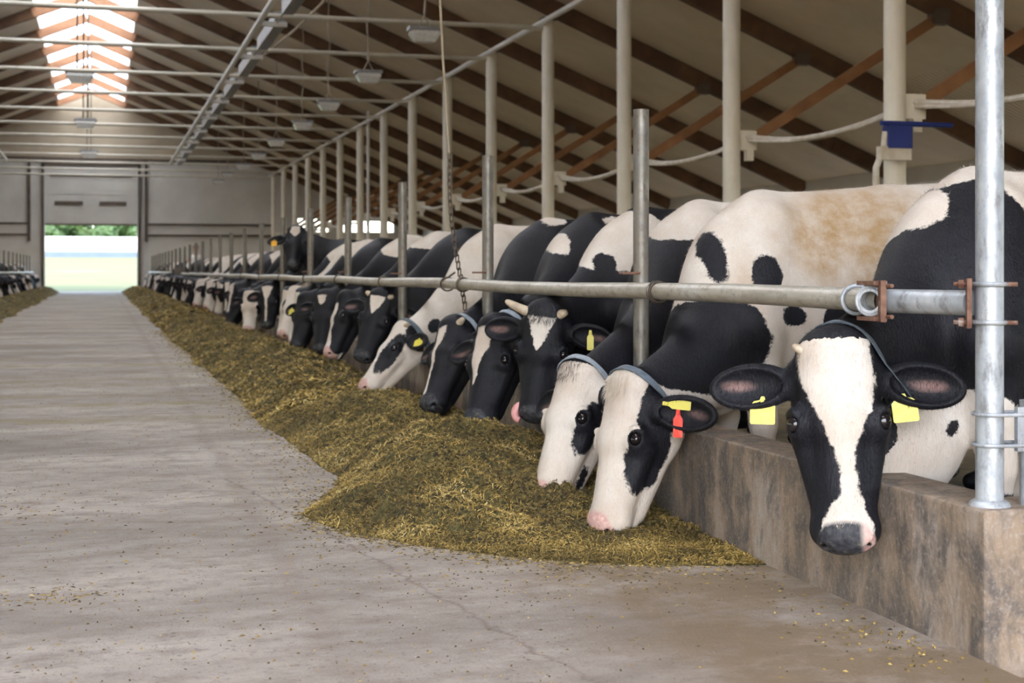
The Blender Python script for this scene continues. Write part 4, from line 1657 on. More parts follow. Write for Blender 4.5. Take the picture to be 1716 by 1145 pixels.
def paint(cow, P, spec):
    """spec: base ('b'/'w'), list of blobs, face pattern. Positive = black."""
    L, Bd = cow.local_head(P), cow.local_body(P)
    wob = smooth_noise(P, 14, cow.seed) * 0.022
    Pn = wob + smooth_noise(P, 34, cow.seed + 7) * 0.012
    warp = np.stack([smooth_noise(P, 11, cow.seed + 20 + i) for i in range(3)], 1) * 0.045
    v = np.full(len(P), 0.2 if spec['base'] == 'b' else -0.2)
    for b in spec.get('blobs', ()):
        col, space, c, r = b
        Q = {'h': L, 'b': Bd, 'w': P}[space]
        e = ell(Q + warp, c, r) + Pn
        v = np.maximum(v, e) if col == 'b' else np.minimum(v, -e)
    skull = np.maximum(np.abs(L[:, 0]) - 0.165, np.maximum(0.0 + 0.35 * np.clip(-L[:, 2], 0, 1) - L[:, 1], np.maximum(L[:, 1] - 0.7, np.maximum(L[:, 2] - 0.14, -0.24 - L[:, 2]))))
    eard = np.full(len(P), 1.0)
    for m in (-1, 1):
        c, d, w, nrm = cow.ear_c[m]
        X = (P - c) / cow.hs
        eard = np.minimum(eard, np.sqrt((np.clip(np.abs(X @ d + 0.01) - 0.02, 0, 9) / 1.35) ** 2 + (X @ w) ** 2 + (1.2 * (X @ nrm)) ** 2) - 0.085)
    isear = (eard < 0) & (np.abs(L[:, 0]) > 0.135) if spec.get('earwide', True) else eard < 0
    head = (skull < 0) | (eard < 0)
    if 'face' in spec:
        hb = 0.2 if spec['face']['base'] == 'b' else -0.2
        # distance from the back of the head, used to blend into the neck colour
        back = L[:, 1] - 0.0 + 0.35 * np.clip(L[:, 2] * -1, 0, 1)
        hv = np.full(len(P), hb)
        for b in spec['face'].get('blobs', ()):
            col, c, r = b
            e = ell(L, c, r) + Pn * 0.4
            hv = np.maximum(hv, e) if col == 'b' else np.minimum(hv, -e)
        bl = spec['face'].get('blaze')
        if bl:
            ys = [q[0] for q in bl]
            lo = np.interp(L[:, 1], ys, [q[1] for q in bl])
            hi = np.interp(L[:, 1], ys, [q[2] for q in bl])
            e = np.minimum(L[:, 0] - lo, hi - L[:, 0])
            e = np.minimum(e, L[:, 2] + spec['face'].get('bz', 0.035))
            e = np.minimum(e, np.minimum(L[:, 1] - ys[0], ys[-1] - L[:, 1]))
            hv = np.minimum(hv, -(e + Pn * 0.2))
        if spec['face'].get('earcol'):
            hv = np.where(isear, 0.2 if spec['face']['earcol'] == 'b' else -0.2, hv)
        v = np.where(head, hv, v)
    pink = np.zeros(len(P))
    nose = np.zeros(len(P))
    hole = np.zeros(len(P))
    nz = np.clip((L[:, 1] + 0.45 * L[:, 2] - 0.508 - 1.2 * np.clip(np.abs(L[:, 0]) - 0.055, 0, 1)) * 70, 0, 1) * head * (L[:, 2] > -0.075)
    k = spec.get('nose', 'dark')
    if k == 'dark':
        nose = nz
    elif k == 'pink':
        pink = nz * 0.85
    else:
        side = np.clip((L[:, 0] * -1 - 0.035) * 60, 0, 1)
        pink = nz * side * 0.7
        nose = nz * (1 - side)
    # nostrils and the line of the mouth
    for m in (-1, 1):
        hole = np.maximum(hole, np.clip(ell(L, (m * 0.052, 0.568, 0.012), (0.021, 0.034, 0.015)) * 300, 0, 1))
    my = np.clip(1 - np.abs(L[:, 2] + 0.071 + 0.05 * (0.55 - L[:, 1])) / 0.0045, 0, 1) * (L[:, 1] > 0.44) * head
    hole = np.maximum(hole, my * 0.6)
    for m in (-1, 1):
        rim = ell(L, (m * 0.126, 0.226, 0.030), (0.03, 0.034, 0.026))
        v = np.where((rim > 0) & head, np.maximum(v, 0.02), v)
    # inside of the ears: skin shows
    for m in (-1, 1):
        c, d, w, nrm = cow.ear_c[m]
        X = (P - c) / cow.hs
        u_, v_, z_ = X @ d, X @ w, X @ nrm
        q = 1 - np.sqrt(((u_ - 0.035) / 0.055) ** 2 + ((v_) / 0.022) ** 2)
        q = q + smooth_noise(P, 70, 5) * 0.7
        pink = np.maximum(pink, np.clip(q * 1.5, 0, 1) * (np.abs(z_) < 0.03) * spec.get('earpink', 0.28))
    dirt = np.zeros(len(P)) + 0.12
    for c, r, a in spec.get('dirt', ()):
        dirt = np.maximum(dirt, np.clip(ell(P, c, r) * 8, 0, 1) * a)
    return {'pat': v, 'pink': pink, 'nose': nose, 'dirt': dirt, 'hole': hole}


def bake_mesh(parts, attrs, origin, name='cow'):
    V = np.concatenate([p[0] for p in parts]) - origin
    n, F = 0, []
    for p in parts:
        F.append(p[1] + n)
        n += len(p[0])
    o = np_mesh(name, V, np.concatenate(F), M['cow'], True, attrs)
    o.location = origin
    return o


EYE = None


def ball(name, mat, r, n=20):
    bm = bmesh.new()
    bmesh.ops.create_uvsphere(bm, u_segments=n, v_segments=n // 2, radius=r)
    for f_ in bm.faces:
        f_.smooth = True
    me = bpy.data.meshes.new(name)
    bm.to_mesh(me)
    bm.free()
    me.materials.append(mat)
    return me


def frame(o, pos, ax_x, ax_y, ax_z, par):
    Mx = Matrix((tuple(ax_x) + (0,), tuple(ax_y) + (0,), tuple(ax_z) + (0,), (0, 0, 0, 1))).transposed()
    Mx.translation = Vector(pos)
    o.parent = par
    o.matrix_parent_inverse = Matrix.Identity(4)
    o.matrix_basis = Matrix.Translation(-par.location) @ Mx


TAGMESH = {}


def tag_mesh(col, kind='square'):
    key = (col, kind)
    if key in TAGMESH:
        return TAGMESH[key]
    bm = bmesh.new()
    if kind == 'square':
        pts = [(-.030, -.030), (.030, -.030), (.033, -.026), (.033, .020), (.022, .031), (.008, .034), (.004, .044), (-.004, .044), (-.008, .034), (-.022, .031), (-.033, .020), (-.033, -.026)]
    else:
        pts = [(-.014, -.062), (.014, -.062), (.016, -.058), (.016, .0), (.008, .012), (.006, .034), (-.006, .034), (-.008, .012), (-.016, .0), (-.016, -.058)]
    lo = [bm.verts.new((x, y, -.0012)) for x, y in pts]
    hi = [bm.verts.new((x, y, .0012)) for x, y in pts]
    bm.faces.new(lo[::-1])
    bm.faces.new(hi)
    for i in range(len(pts)):
        j = (i + 1) % len(pts)
        bm.faces.new((lo[i], lo[j], hi[j], hi[i]))
    b = bmesh.ops.create_cone(bm, cap_ends=True, segments=12, radius1=.007, radius2=.005, depth=.006, matrix=Matrix.Translation((0, .03 if kind == 'square' else .02, .003)))
    me = bpy.data.meshes.new('ear_tag')
    bm.to_mesh(me)
    bm.free()
    me.materials.append(M[col])
    TAGMESH[key] = me
    return me


def build_cow(cow, spec, label, hb=0.009, hh=0.0045, eyes=True, group='dairy cows in the right-hand feeding row'):
    f = cow.solid
    pts = [cow.B(x, y, z) for x in (-.45, .45) for y in (-1.62, .5) for z in (0, 1.46)] + list(cow.neck_pts)
    pts = np.array(pts + [cow.H(x, y, z) for x in (-.2, .2) for y in (-.1, .62) for z in (-.2, .12)])
    hpts = np.array([cow.H(x, y, z) for x in (-.37, .37) for y in (-.06, .60) for z in (-.22, .12)])
    cut0 = cow.ho + cow.hF * 0.03 * cow.hs
    V, Fc = surface(f, pts.min(0) - 0.06, pts.max(0) + 0.06, hb)
    Lh = cow.local_head(V)
    inhead = (Lh[:, 1] > 0.06) & (np.abs(Lh[:, 0]) < 0.40) & (Lh[:, 1] < 0.7) & (np.abs(Lh[:, 2]) < 0.24)
    keep = ~inhead[Fc].all(1)
    V2, F2 = surface(f, hpts.min(0) - 0.01, hpts.max(0) + 0.01, hh)
    L2 = cow.local_head(V2)
    ok = (L2[:, 1] > 0.035) & (np.abs(L2[:, 0]) < 0.42) & (L2[:, 1] < 0.72) & (np.abs(L2[:, 2]) < 0.26)
    F2 = F2[ok[F2].all(1)]

    def compact(V, F):
        u, inv = np.unique(F.ravel(), return_inverse=True)
        return V[u], inv.reshape(F.shape)
    A, Bm = compact(V, Fc[keep]), compact(V2, F2)
    P = np.concatenate([A[0], Bm[0]])
    att = paint(cow, P, spec)
    origin = cow.foot.copy()
    o = bake_mesh([A, Bm], att, origin)
    tag(o, label, 'cow', group)
    k = cow.hs
    if eyes:
        global EYE
        if EYE is None:
            EYE = ball('eye', M['eye'], 0.0225)
        for m in (-1, 1):
            e = bpy.data.objects.new('eye', EYE)
            C.objects.link(e)
            frame(e, cow.H(m * 0.1165, 0.224, 0.025), cow.hR * k, cow.hF * k * 1.05, cow.hD * k * 0.8, o)
    for m, col, kind, u, down, *rot in spec.get('tags', ()):
        c, d, w, nrm = cow.ear_c[m]
        e = bpy.data.objects.new('ear_tag', tag_mesh(col, kind))
        C.objects.link(e)
        facing = unit(nrm * 0.9 + self_cam(c) * 0.6)
        upv = unit(vec(0, 0, 1) - facing * facing[2])
        if rot:
            upv = unit(upv * math.cos(rot[0]) + np.cross(facing, upv) * math.sin(rot[0]))
        rt = np.cross(upv, facing)
        pos = c + d * u * k + nrm * 0.014 - vec(0, 0, 1) * down * k
        # hang the tag clear of the ear
        for _ in range(12):
            if f(np.array([pos]))[0] < 0.006:
                pos = pos + facing * 0.003
        frame(e, pos, rt * k * 1.05, upv * k * 1.05, facing, o)
    for m, ln, r0, bend, *mt in spec.get('horns', ()):
        mb = MB()
        p0 = cow.H(m * 0.075, 0.03, 0.045)
        dirv = unit(cow.hR * m + cow.hD * 0.25 - cow.hF * 0.25)
        ps = [p0 + dirv * ln * t + (-cow.hF * bend) * t * t * ln for t in (0, 0.25, 0.5, 0.75, 0.92, 1.0)]
        mb.tube(ps, [r0, r0 * 0.95, r0 * 0.85, r0 * 0.72, r0 * 0.55, r0 * 0.25], 14)
        h_ = mb.build('horn', M['horn'])
        h_.parent = o
        h_.matrix_parent_inverse = Matrix.Translation(o.location).inverted()
    if spec.get('collar'):
        mat, t0, wdt = spec['collar']
        a, mid, b = cow.neck_pts
        c0 = mid + (b - mid) * t0 if t0 <= 1 else b + (cow.ho + cow.hF * 0.1 * k - b) * (t0 - 1)
        axd = unit(unit(b - mid) * 0.7 + cow.hF * 0.3)
        s1 = unit(np.cross(axd, cow.hD if abs(axd @ cow.hD) < 0.9 else cow.hR))
        s2 = np.cross(axd, s1)
        NA = 48
        rings = []
        for dw in (-wdt / 2, wdt / 2):
            cc = c0 + axd * dw
            ang = np.arange(NA) * 2 * PI / NA
            dirs = np.outer(np.cos(ang), s1) + np.outer(np.sin(ang), s2)
            lo_, hi_ = np.zeros(NA), np.full(NA, 0.32)
            hit = np.zeros(NA, bool)
            for mm in np.arange(0.03, 0.24, 0.004):
                dd = f(cc + dirs * mm) > 0
                lo_, hi_ = np.where(hit, lo_, mm), np.where(hit, hi_, mm)
                hit |= dd
            rad = (lo_ + hi_) / 2
            for _ in range(3):
                rad = np.maximum(rad, (np.roll(rad, 1) + np.roll(rad, -1)) / 2)
            rings.append((cc, dirs, rad))
        vs, fs = [], []
        for (cc, dirs, rad), ex in ((rings[0], 0.002), (rings[0], 0.008), (rings[1], 0.008), (rings[1], 0.002)):
            vs += [tuple(p) for p in cc + dirs * (rad + ex)[:, None]]
        for i in range(3):
            for q in range(NA):
                fs.append((i * NA + q, i * NA + (q + 1) % NA, (i + 1) * NA + (q + 1) % NA, (i + 1) * NA + q))
        h_ = MB().add(vs, fs).build('collar', M[mat])
        h_.parent = o
        h_.matrix_parent_inverse = Matrix.Translation(o.location).inverted()
    if spec.get('tongue'):
        mb = MB()
        ps, rs = [], []
        for i in range(14):
            t = i / 13
            a = -0.2 + t * 3.7
            ps.append(cow.H(spec['tongue'] * (0.020 + 0.062 * math.sin(a * 0.75) + 0.02), 0.545 + 0.045 * math.cos(a + 2.6) - 0.02 * t, -0.05 + 0.02 + 0.035 * math.sin(a * 0.5)))
            rs.append((0.026 - 0.010 * t) * k)
        mb.tube(ps, rs, 10)
        h_ = mb.build('tongue', M['tongue'])
        h_.parent = o
        h_.matrix_parent_inverse = Matrix.Translation(o.location).inverted()
    return o


def self_cam(c):
    """direction from a point back towards the alley end where the tags face"""
    return unit(vec(-0.42, -0.9, 0.1))


def coat_hair(cow, o, n_body, n_head, seed, ln=0.012, wd=0.0006):
    """short strands standing off the coat, denser on the head"""
    me = o.data
    nv = len(me.vertices)
    co = np.empty(nv * 3, np.float32)
    me.vertices.foreach_get('co', co)
    co = co.reshape(-1, 3).astype(float)
    nf = len(me.polygons)
    lv = np.empty(nf * 4, np.int32)
    me.loops.foreach_get('vertex_index', lv)
    F = lv.reshape(-1, 4)
    a, b, c, d = (co[F[:, i]] for i in range(4))
    nrm = np.cross(c - a, d - b)
    area = np.linalg.norm(nrm, axis=1) * 0.5 + 1e-12
    nrm = nrm / (2 * area[:, None])
    ctr = (a + b + c + d) / 4
    W_ = ctr + np.array(o.location)
    L = cow.local_head(W_)
    hd_ = (L[:, 1] > -0.06) & (L[:, 1] < 0.50) & (np.abs(L[:, 0]) < 0.4)
    low = W_[:, 2] < 0.35
    r = np.random.RandomState(seed)
    pat = np.empty(nv, np.float32)
    me.attributes['pat'].data.foreach_get('value', pat)
    dirt = np.empty(nv, np.float32)
    me.attributes['dirt'].data.foreach_get('value', dirt)
    out_v, out_p, out_d = [], [], []
    for mask, n, sc_ in ((hd_, n_head, 0.75), (~hd_ & ~low, n_body, 1.0)):
        idx = np.nonzero(mask)[0]
        if not len(idx):
            continue
        pr = area[idx] / area[idx].sum()
        pick = idx[r.choice(len(idx), n, p=pr)]
        u, v = r.uniform(0, 1, (2, n, 1))
        P = (a[pick] * (1 - u) + b[pick] * u) * (1 - v) + (d[pick] * (1 - u) + c[pick] * u) * v
        N = nrm[pick]
        flow = np.where(hd_[pick][:, None], -cow.hF * 0.9 + 0 * N, -cow.bF * 0.5 + vec(0, 0, -0.8) + 0 * N)
        if sc_ < 1:
            flow = cow.hF + 0 * N
        flow = flow + r.normal(0, 0.35, (n, 3))
        T = flow - N * (flow * N).sum(1)[:, None]
        T /= np.linalg.norm(T, axis=1)[:, None] + 1e-9
        up = r.uniform(0.12, 0.55, (n, 1))
        crest = np.clip(N[:, 2:3] - 0.5, 0, 1)
        lnn = ln * sc_ * r.uniform(0.5, 1.5, (n, 1)) * (1 + crest * 0.7)
        D = T * (1 - up * 0.5) + N * up
        tip = P + D * lnn
        S = np.cross(D, N)
        S /= np.linalg.norm(S, axis=1)[:, None] + 1e-9
        S = S * wd * r.uniform(0.6, 1.4, (n, 1))
        base = P - N * 0.001
        out_v.append(np.stack([base - S, base + S, tip], 1).reshape(-1, 3))
        out_p.append(np.repeat(pat[F[pick, 0]], 3))
        out_d.append(np.repeat(dirt[F[pick, 0]], 3))
    V = np.concatenate(out_v)
    h = np_mesh('coat_hair', V, np.arange(len(V)).reshape(-1, 3), M['cow'], False, {'pat': np.concatenate(out_p), 'dirt': np.concatenate(out_d)})
    h.parent = o
    h['kind'] = 'stuff'
    return h


def forelock(cow, o, n, seed, col, ln=0.034, spread=0.045):
    """tuft of longer hair on the poll"""
    r = np.random.RandomState(seed)
    mb = MB()
    f = cow.solid
    k = cow.hs
    for i in range(n):
        x, y = np.clip(r.normal(0, spread), -0.06, 0.06), r.uniform(0.0, 0.07)
        p = cow.H(x, y, 0.02)
        up = cow.hD * 1.0 - cow.hF * (0.5 - y * 8)
        up = unit(up)
        for _ in range(16):
            if f(np.array([p]))[0] > -0.003:
                break
            p = p + up * 0.006
        dr = unit(up * 0.22 + cow.hF * r.uniform(0.3, 1.0) + cow.hR * (x * 6 + r.normal(0, 0.25)))
        L = ln * r.uniform(0.5, 1.3) * k
        q1, q2 = p + dr * L * 0.5, p + unit(dr + cow.hF * 0.4 - up * 0.2) * L
        s_ = unit(np.cross(dr, up)) * 0.0007
        mb.add([p - s_, p + s_, q1 + s_ * 0.9, q1 - s_ * 0.9, q2], [(0, 1, 2, 3), (3, 2, 4)])
    h = mb.build('forelock', M[col])
    h['kind'] = 'stuff'
    h.parent = o
    h.matrix_parent_inverse = Matrix.Translation(o.location).inverted()

# ------------------------------------------------------------------ the herd, near to far
NEAR = {}


def near(key, label, spec, hb=0.009, hh=0.0045, **kw):
    c = Cow(**kw)
    NEAR[key] = (c, build_cow(c, spec, label, hb, hh))


near('A', 'black-faced cow with broad white blaze and two yellow ear tags, looking at the camera',
     dict(base='b', nose='split', collar=('collar', 0.85, 0.035), earpink=0.35,
          tags=((-1, 'yellow_tag', 'square', -0.045, 0.075, 0.12), (1, 'yellow_tag', 'square', -0.03, 0.075)),
          horns=((1, 0.04, 0.016, 0.3),),
          blobs=[('w', 'w', (2.50, 4.08, 1.17), (.10, .14, .14)), ('w', 'w', (2.62, 4.05, 1.37), (.22, .2, .11)), ('w', 'w', (2.88, 4.0, 1.28), (.20, .28, .14)), ('w', 'w', (2.40, 3.80, 0.45), (.5, .6, .19)), ('b', 'w', (2.53, 3.86, 0.52), (.022, .03, .018))],
          face=dict(base='b', earcol='b', bz=0.05,
                    blaze=[(-0.03, -.094, .103), (0.06, -.098, .10), (.118, -.104, .094), (.2, -.084, .056), (.30, -.039, .015), (.41, -.043, .002), (.46, -.056, .039), (.50, -.079, .065), (.54, -.07, .06), (.56, -.08, -.03)])),
     poll=(2.04, 3.74, 0.80), fwd=(-0.06, -0.24, -1.0), dors=(-0.46, -0.87, 0.06), withers=(2.75, 4.06), heading=-8, hs=1.06, seed=3, brisket=True,
     ear={-1: (1.0, 0.16, -0.10, 0.15), 1: (1.0, 0.02, -0.10, 0.15)})
near('B', 'white-faced cow with black cheek patch, red ear tag and grey collar, muzzle at the feed',
     dict(base='w', nose='pink', collar=('collar', 1.0, 0.035), earpink=0.2,
          tags=((-1, 'red_tag', 'long', -0.02, 0.02), (-1, 'yellow_tag', 'long', -0.04, -0.03, 1.5)),
          blobs=[('b', 'w', (2.20, 5.2, 0.72), (.34, .4, .19)), ('b', 'w', (2.36, 5.29, 1.03), (.05, .12, .12)), ('b', 'w', (2.54, 5.2, 0.98), (.085, .14, .10)), ('b', 'w', (2.24, 5.3, .96), (.03, .06, .03)), ('b', 'w', (2.66, 5.19, .83), (.06, .1, .05)), ('b', 'w', (2.84, 5.18, .80), (.05, .1, .05))],
          dirt=[((3.05, 5.3, 1.12), (0.55, 0.5, 0.30), 1.0), ((2.45, 5.2, 0.95), (.12, .2, .2), .8)],
          face=dict(base='w', earcol='b', blobs=[('b', (-.13, .25, -.045), (.10, .165, .085)), ('b', (-.13, .10, -.05), (.08, .12, .08))])),
     poll=(1.92, 5.15, 0.59), fwd=(-0.30, -0.20, -0.90), dors=(-1.0, -0.22, 0.28), withers=(2.66, 5.45), heading=0, hs=1.06, seed=5, rump_z=0.12,
     ear={-1: (0.75, -0.05, -0.55, 0.3), 1: (0.5, -0.6, -0.6, 0.1)})
near('C', 'white-faced cow with black eye patch and pale collar, pink muzzle over the feed',
     dict(base='b', nose='pink', collar=('collar_pale', 1.0, 0.035),
          blobs=[('w', 'w', (2.65, 6.2, 1.27), (.28, .3, .17))],
          face=dict(base='w', earcol='b', blobs=[('b', (-.135, .25, -.02), (.085, .115, .062)), ('b', (-.06, .42, -.10), (.05, .06, .025)), ('b', (-.12, .08, -.1), (.1, .1, .08)), ('b', (.13, .2, -.05), (.06, .2, .08))])),
     poll=(1.92, 5.74, 0.60), fwd=(-0.40, -0.26, -0.88), dors=(-0.90, -0.30, 0.35), withers=(2.75, 6.28), heading=4, hs=1.05, seed=8)
near('D', 'black horned cow licking its nose, white triangle on the forehead',
     dict(base='b', nose='dark', tongue=1, horns=((1, 0.13, 0.026, 0.1), (-1, 0.05, 0.026, 0.1)), tags=((-1, 'yellow_tag', 'long', 0.0, 0.0),),
          blobs=[('w', 'w', (2.56, 6.95, 1.15), (.28, .3, .19)), ('b', 'w', (2.46, 6.86, 1.0), (.05, .1, .10))],
          face=dict(base='b', earcol='b', blaze=[(0.05, -.075, .07), (.10, -.058, .055), (.16, -.03, .03), (.20, -.012, .018), (.22, -.002, .004)])),
     poll=(2.08, 6.70, 0.82), fwd=(-0.16, -0.10, -1.0), dors=(-0.55, -0.80, 0.10), withers=(2.75, 7.05), heading=4, hs=0.98, seed=11)
near('E', 'black cow with white blaze low in the feed, just left of the horned cow',
     dict(base='b', nose='dark', collar=('collar_pale', 0.8, 0.035),
          blobs=[('w', 'w', (2.45, 7.68, 1.17), (.05, .15, .10)), ('w', 'w', (2.86, 7.62, 1.28), (.13, .12, .035))],
          face=dict(base='b', earcol='b', blaze=[(0.05, -.02, .06), (.10, -.045, .075), (.18, -.03, .07), (.26, .0, .05), (.36, .025, .035)])),
     poll=(1.98, 7.30, 0.74), fwd=(-0.30, -0.35, -0.85), dors=(-0.78, -0.55, 0.2), withers=(2.75, 7.80), heading=4, hs=1.03, seed=14)
near('F', 'black cow with narrow white stripe down its face, muzzle buried in feed',
     dict(base='b', nose='dark', collar=('collar_pale', 0.85, 0.035), horns=((-1, 0.06, 0.022, 0.1),),
          blobs=[('w', 'w', (2.72, 8.6, 1.33), (.08, .3, .05))],
          face=dict(base='b', earcol='b', blaze=[(0.06, -.03, .045), (.10, -.03, .045), (.2, -.005, .03), (.4, .01, .035), (.6, .0, .05)])),
     poll=(1.98, 8.25, 0.70), fwd=(-0.38, -0.40, -0.80), dors=(-0.85, -0.4, 0.3), withers=(2.75, 8.68), heading=4, hs=1.0, seed=17)
near('G', 'white-bodied cow with blue collar reaching left, black and white face',
     dict(base='w', nose='pink', collar=('collar', 0.85, 0.04), tags=((-1, 'yellow_tag', 'square', 0.03, 0.03),), horns=((1, 0.05, 0.02, 0.1), (-1, 0.05, 0.02, 0.1)),
          blobs=[('b', 'w', (2.03, 9.65, .70), (.06, .09, .05)), ('b', 'w', (2.12, 9.6, .58), (.06, .09, .06)), ('b', 'w', (2.25, 9.75, .62), (.06, .09, .05))],
          face=dict(base='w', earcol='b', blobs=[('b', (-.08, .25, .02), (.10, .19, .055)), ('b', (-.10, .05, -.06), (.08, .10, .10))])),
     poll=(2.02, 9.85, 0.62), fwd=(-0.62, -0.30, -0.72), dors=(-0.80, -0.05, 0.60), withers=(2.78, 10.0), heading=4, hs=1.0, seed=20)
near('H', 'black horned cow with white forehead star, facing the camera behind the rail',
     dict(base='b', nose='dark', horns=((1, 0.05, 0.024, 0.1), (-1, 0.05, 0.024, 0.1)),
          face=dict(base='b', earcol='b', blaze=[(0.04, -.065, .065), (.10, -.05, .05), (.19, -.004, .004)])),
     hb=0.014, hh=0.007,
     poll=(2.08, 11.0, 0.83), fwd=(-0.35, -0.25, -0.9), dors=(-0.55, -0.75, 0.1), withers=(2.78, 10.95), heading=4, hs=0.98, seed=23)
near('I', 'black cow in profile with white blaze, pink muzzle and yellow ear tag',
     dict(base='b', nose='pink', tags=((-1, 'yellow_tag', 'square', 0.02, 0.02),),
          blobs=[('w', 'w', (2.65, 11.85, 1.30), (.35, .35, .14))],
          face=dict(base='b', earcol='b', bz=0.09, blaze=[(0.1, -.03, .06), (.2, -.05, .07), (.35, -.02, .06), (.47, -.05, .07), (.62, -.09, .09)])),
     hb=0.014, hh=0.007,
     poll=(1.98, 12.15, 0.80), fwd=(-0.35, -0.30, -0.85), dors=(-0.95, -0.15, 0.25), withers=(2.78, 11.9), heading=4, hs=1.0, seed=26)
near('J', 'black cow with faint grey stripe on its face, beside the yellow-tagged profile cow',
     dict(base='b', nose='dark', blobs=[('w', 'w', (2.68, 13.1, 1.24), (.22, .35, .14))],
          face=dict(base='b', earcol='b', blaze=[(0.03, -.05, .05), (.10, -.03, .03), (.12, -.0, .0)])),
     hb=0.014, hh=0.007,
     poll=(2.0, 13.4, 0.79), fwd=(-0.15, -0.25, -0.9), dors=(-0.6, -0.75, 0.1), withers=(2.78, 13.2), heading=4, hs=1.0, seed=29)
near('K', 'black cow with two yellow ear tags and nose in the feed behind the dark pair',
     dict(base='b', nose='dark', tags=((-1, 'orange_tag', 'square', 0.0, 0.03), (1, 'yellow_tag', 'square', 0.0, 0.03)),
          face=dict(base='b', earcol='b', blobs=[('w', (-.02, .56, 0), (.03, .03, .05))])),
     hb=0.014, hh=0.007,
     poll=(2.0, 14.75, 0.75), fwd=(-0.25, -0.25, -0.85), dors=(-0.75, -0.6, 0.2), withers=(2.78, 14.5), heading=4, hs=1.0, seed=32)
near('L', 'black cow with white star and orange ear tag, facing the camera under the rail',
     dict(base='b', nose='dark', tags=((-1, 'orange_tag', 'square', -0.03, 0.0),),
          face=dict(base='b', earcol='b', blaze=[(0.03, -.08, .08), (.12, -.05, .05), (.2, -.02, .02), (.5, -.01, .01)])),
     hb=0.016, hh=0.008,
     poll=(2.05, 18.6, 0.82), fwd=(-0.10, -0.30, -0.9), dors=(-0.5, -0.85, 0.1), withers=(2.78, 18.8), heading=4, hs=1.0, seed=35)
near('M', 'cow with a long white face hanging to the feed, left of the star-faced cow',
     dict(base='b', nose='pink',
          face=dict(base='w', earcol='b', blobs=[('b', (-.15, .2, -.06), (.06, .3, .12)), ('b', (.15, .2, -.06), (.06, .3, .12))])),
     hb=0.016, hh=0.008,
     poll=(1.95, 19.9, 0.72), fwd=(-0.12, -0.30, -0.9), dors=(-0.5, -0.85, 0.1), withers=(2.78, 19.65), heading=4, hs=1.0, seed=38)
near('P', 'black cow standing with its head raised high above the rail, white spot on forehead',
     dict(base='b', nose='dark', tags=((1, 'orange_tag', 'square', 0.02, 0.05),), horns=(),
          face=dict(base='b', earcol='b', blaze=[(0.0, -.05, .05), (.08, -.06, .06), (.15, -.012, .012)])),
     hb=0.016, hh=0.008,
     poll=(2.33, 18.0, 1.54), free=True, fwd=(-0.16, -0.62, -0.85), dors=(-0.20, -0.80, 0.55), withers=(2.95, 17.75), heading=-4, wz=1.38, rump_z=0.0, hs=1.05, seed=41)

# five coats and poses shared by the distant cows
far_specs = [
    ('black cow with white blaze', dict(base='b', nose='dark', face=dict(base='b', earcol='b', blaze=[(0.0, -.05, .05), (.2, -.03, .03), (.45, -.03, .03), (.6, -.06, .06)]), blobs=[('w', 'b', (0, -.7, 1.3), (.5, .3, .25))])),
    ('white-faced cow with black sides', dict(base='b', nose='pink', face=dict(base='w', earcol='b', blobs=[('b', (-.14, .2, -.04), (.06, .14, .08)), ('b', (.14, .2, -.04), (.06, .14, .08))]), blobs=[('w', 'b', (0, 0, 1.3), (.5, .3, .3)), ('w', 'b', (0, -.9, .9), (.5, .2, .5))])),
    ('mostly white cow with black patches', dict(base='w', nose='pink', face=dict(base='w', earcol='b', blobs=[('b', (-.12, .22, -.02), (.09, .16, .07)), ('b', (.12, .22, -.02), (.07, .12, .07))]), blobs=[('b', 'b', (-.3, -.2, 1.0), (.3, .25, .35)), ('b', 'b', (-.2, -1.1, 1.1), (.4, .3, .3))])),
    ('plain black cow', dict(base='b', nose='dark', face=dict(base='b', earcol='b'), blobs=[('w', 'b', (0, -.4, 1.4), (.4, .2, .3))])),
    ('black and white cow with white shoulder', dict(base='b', nose='dark', face=dict(base='b', earcol='b', blaze=[(0.02, -.07, .07), (.12, -.05, .05), (.2, -.0, .0)]), blobs=[('w', 'b', (0, .0, 1.2), (.5, .22, .5))])),
]
poses = [dict(fwd=(-0.30, -0.25, -0.85), dors=(-0.85, -0.4, 0.25), poll=(-0.78, 0.0, 0.80)),
         dict(fwd=(-0.10, -0.30, -0.9), dors=(-0.5, -0.8, 0.1), poll=(-0.76, 0.0, 0.80)),
         dict(fwd=(-0.45, -0.10, -0.75), dors=(-0.9, -0.15, 0.45), poll=(-0.78, 0.05, 0.70)),
         dict(fwd=(-0.20, 0.10, -0.9), dors=(-0.95, 0.2, 0.2), poll=(-0.76, 0.05, 0.78)),
         dict(fwd=(-0.25, -0.35, -0.85), dors=(-0.75, -0.6, 0.2), poll=(-0.78, -0.05, 0.78))]
protos = []
for i, (nm, sp) in enumerate(far_specs):
    for j in (0, 1):
        ps = poses[(i * 2 + j) % 5]
        w = (2.78, 30.0 + 2.0 * (2 * i + j))
        c = Cow(poll=(w[0] + ps['poll'][0], w[1] + ps['poll'][1], ps['poll'][2]), fwd=ps['fwd'], dors=ps['dors'], withers=w, heading=4 if j else -4, seed=50 + i)
        o = build_cow(c, sp, 'x', 0.03, 0.016, eyes=False)
        protos.append((nm, o, w[1], c))
rc_ = random.Random(8)
ys = [15.3, 16.1, 16.9, 20.6, 21.5, 22.3, 23.2]
y = 24.05
while y < Y_END - 1.2:
    if abs(y - 43.4) > 0.7:
        ys.append(y)
    y += 0.86
used = set()
n_by = {}
prev = -1
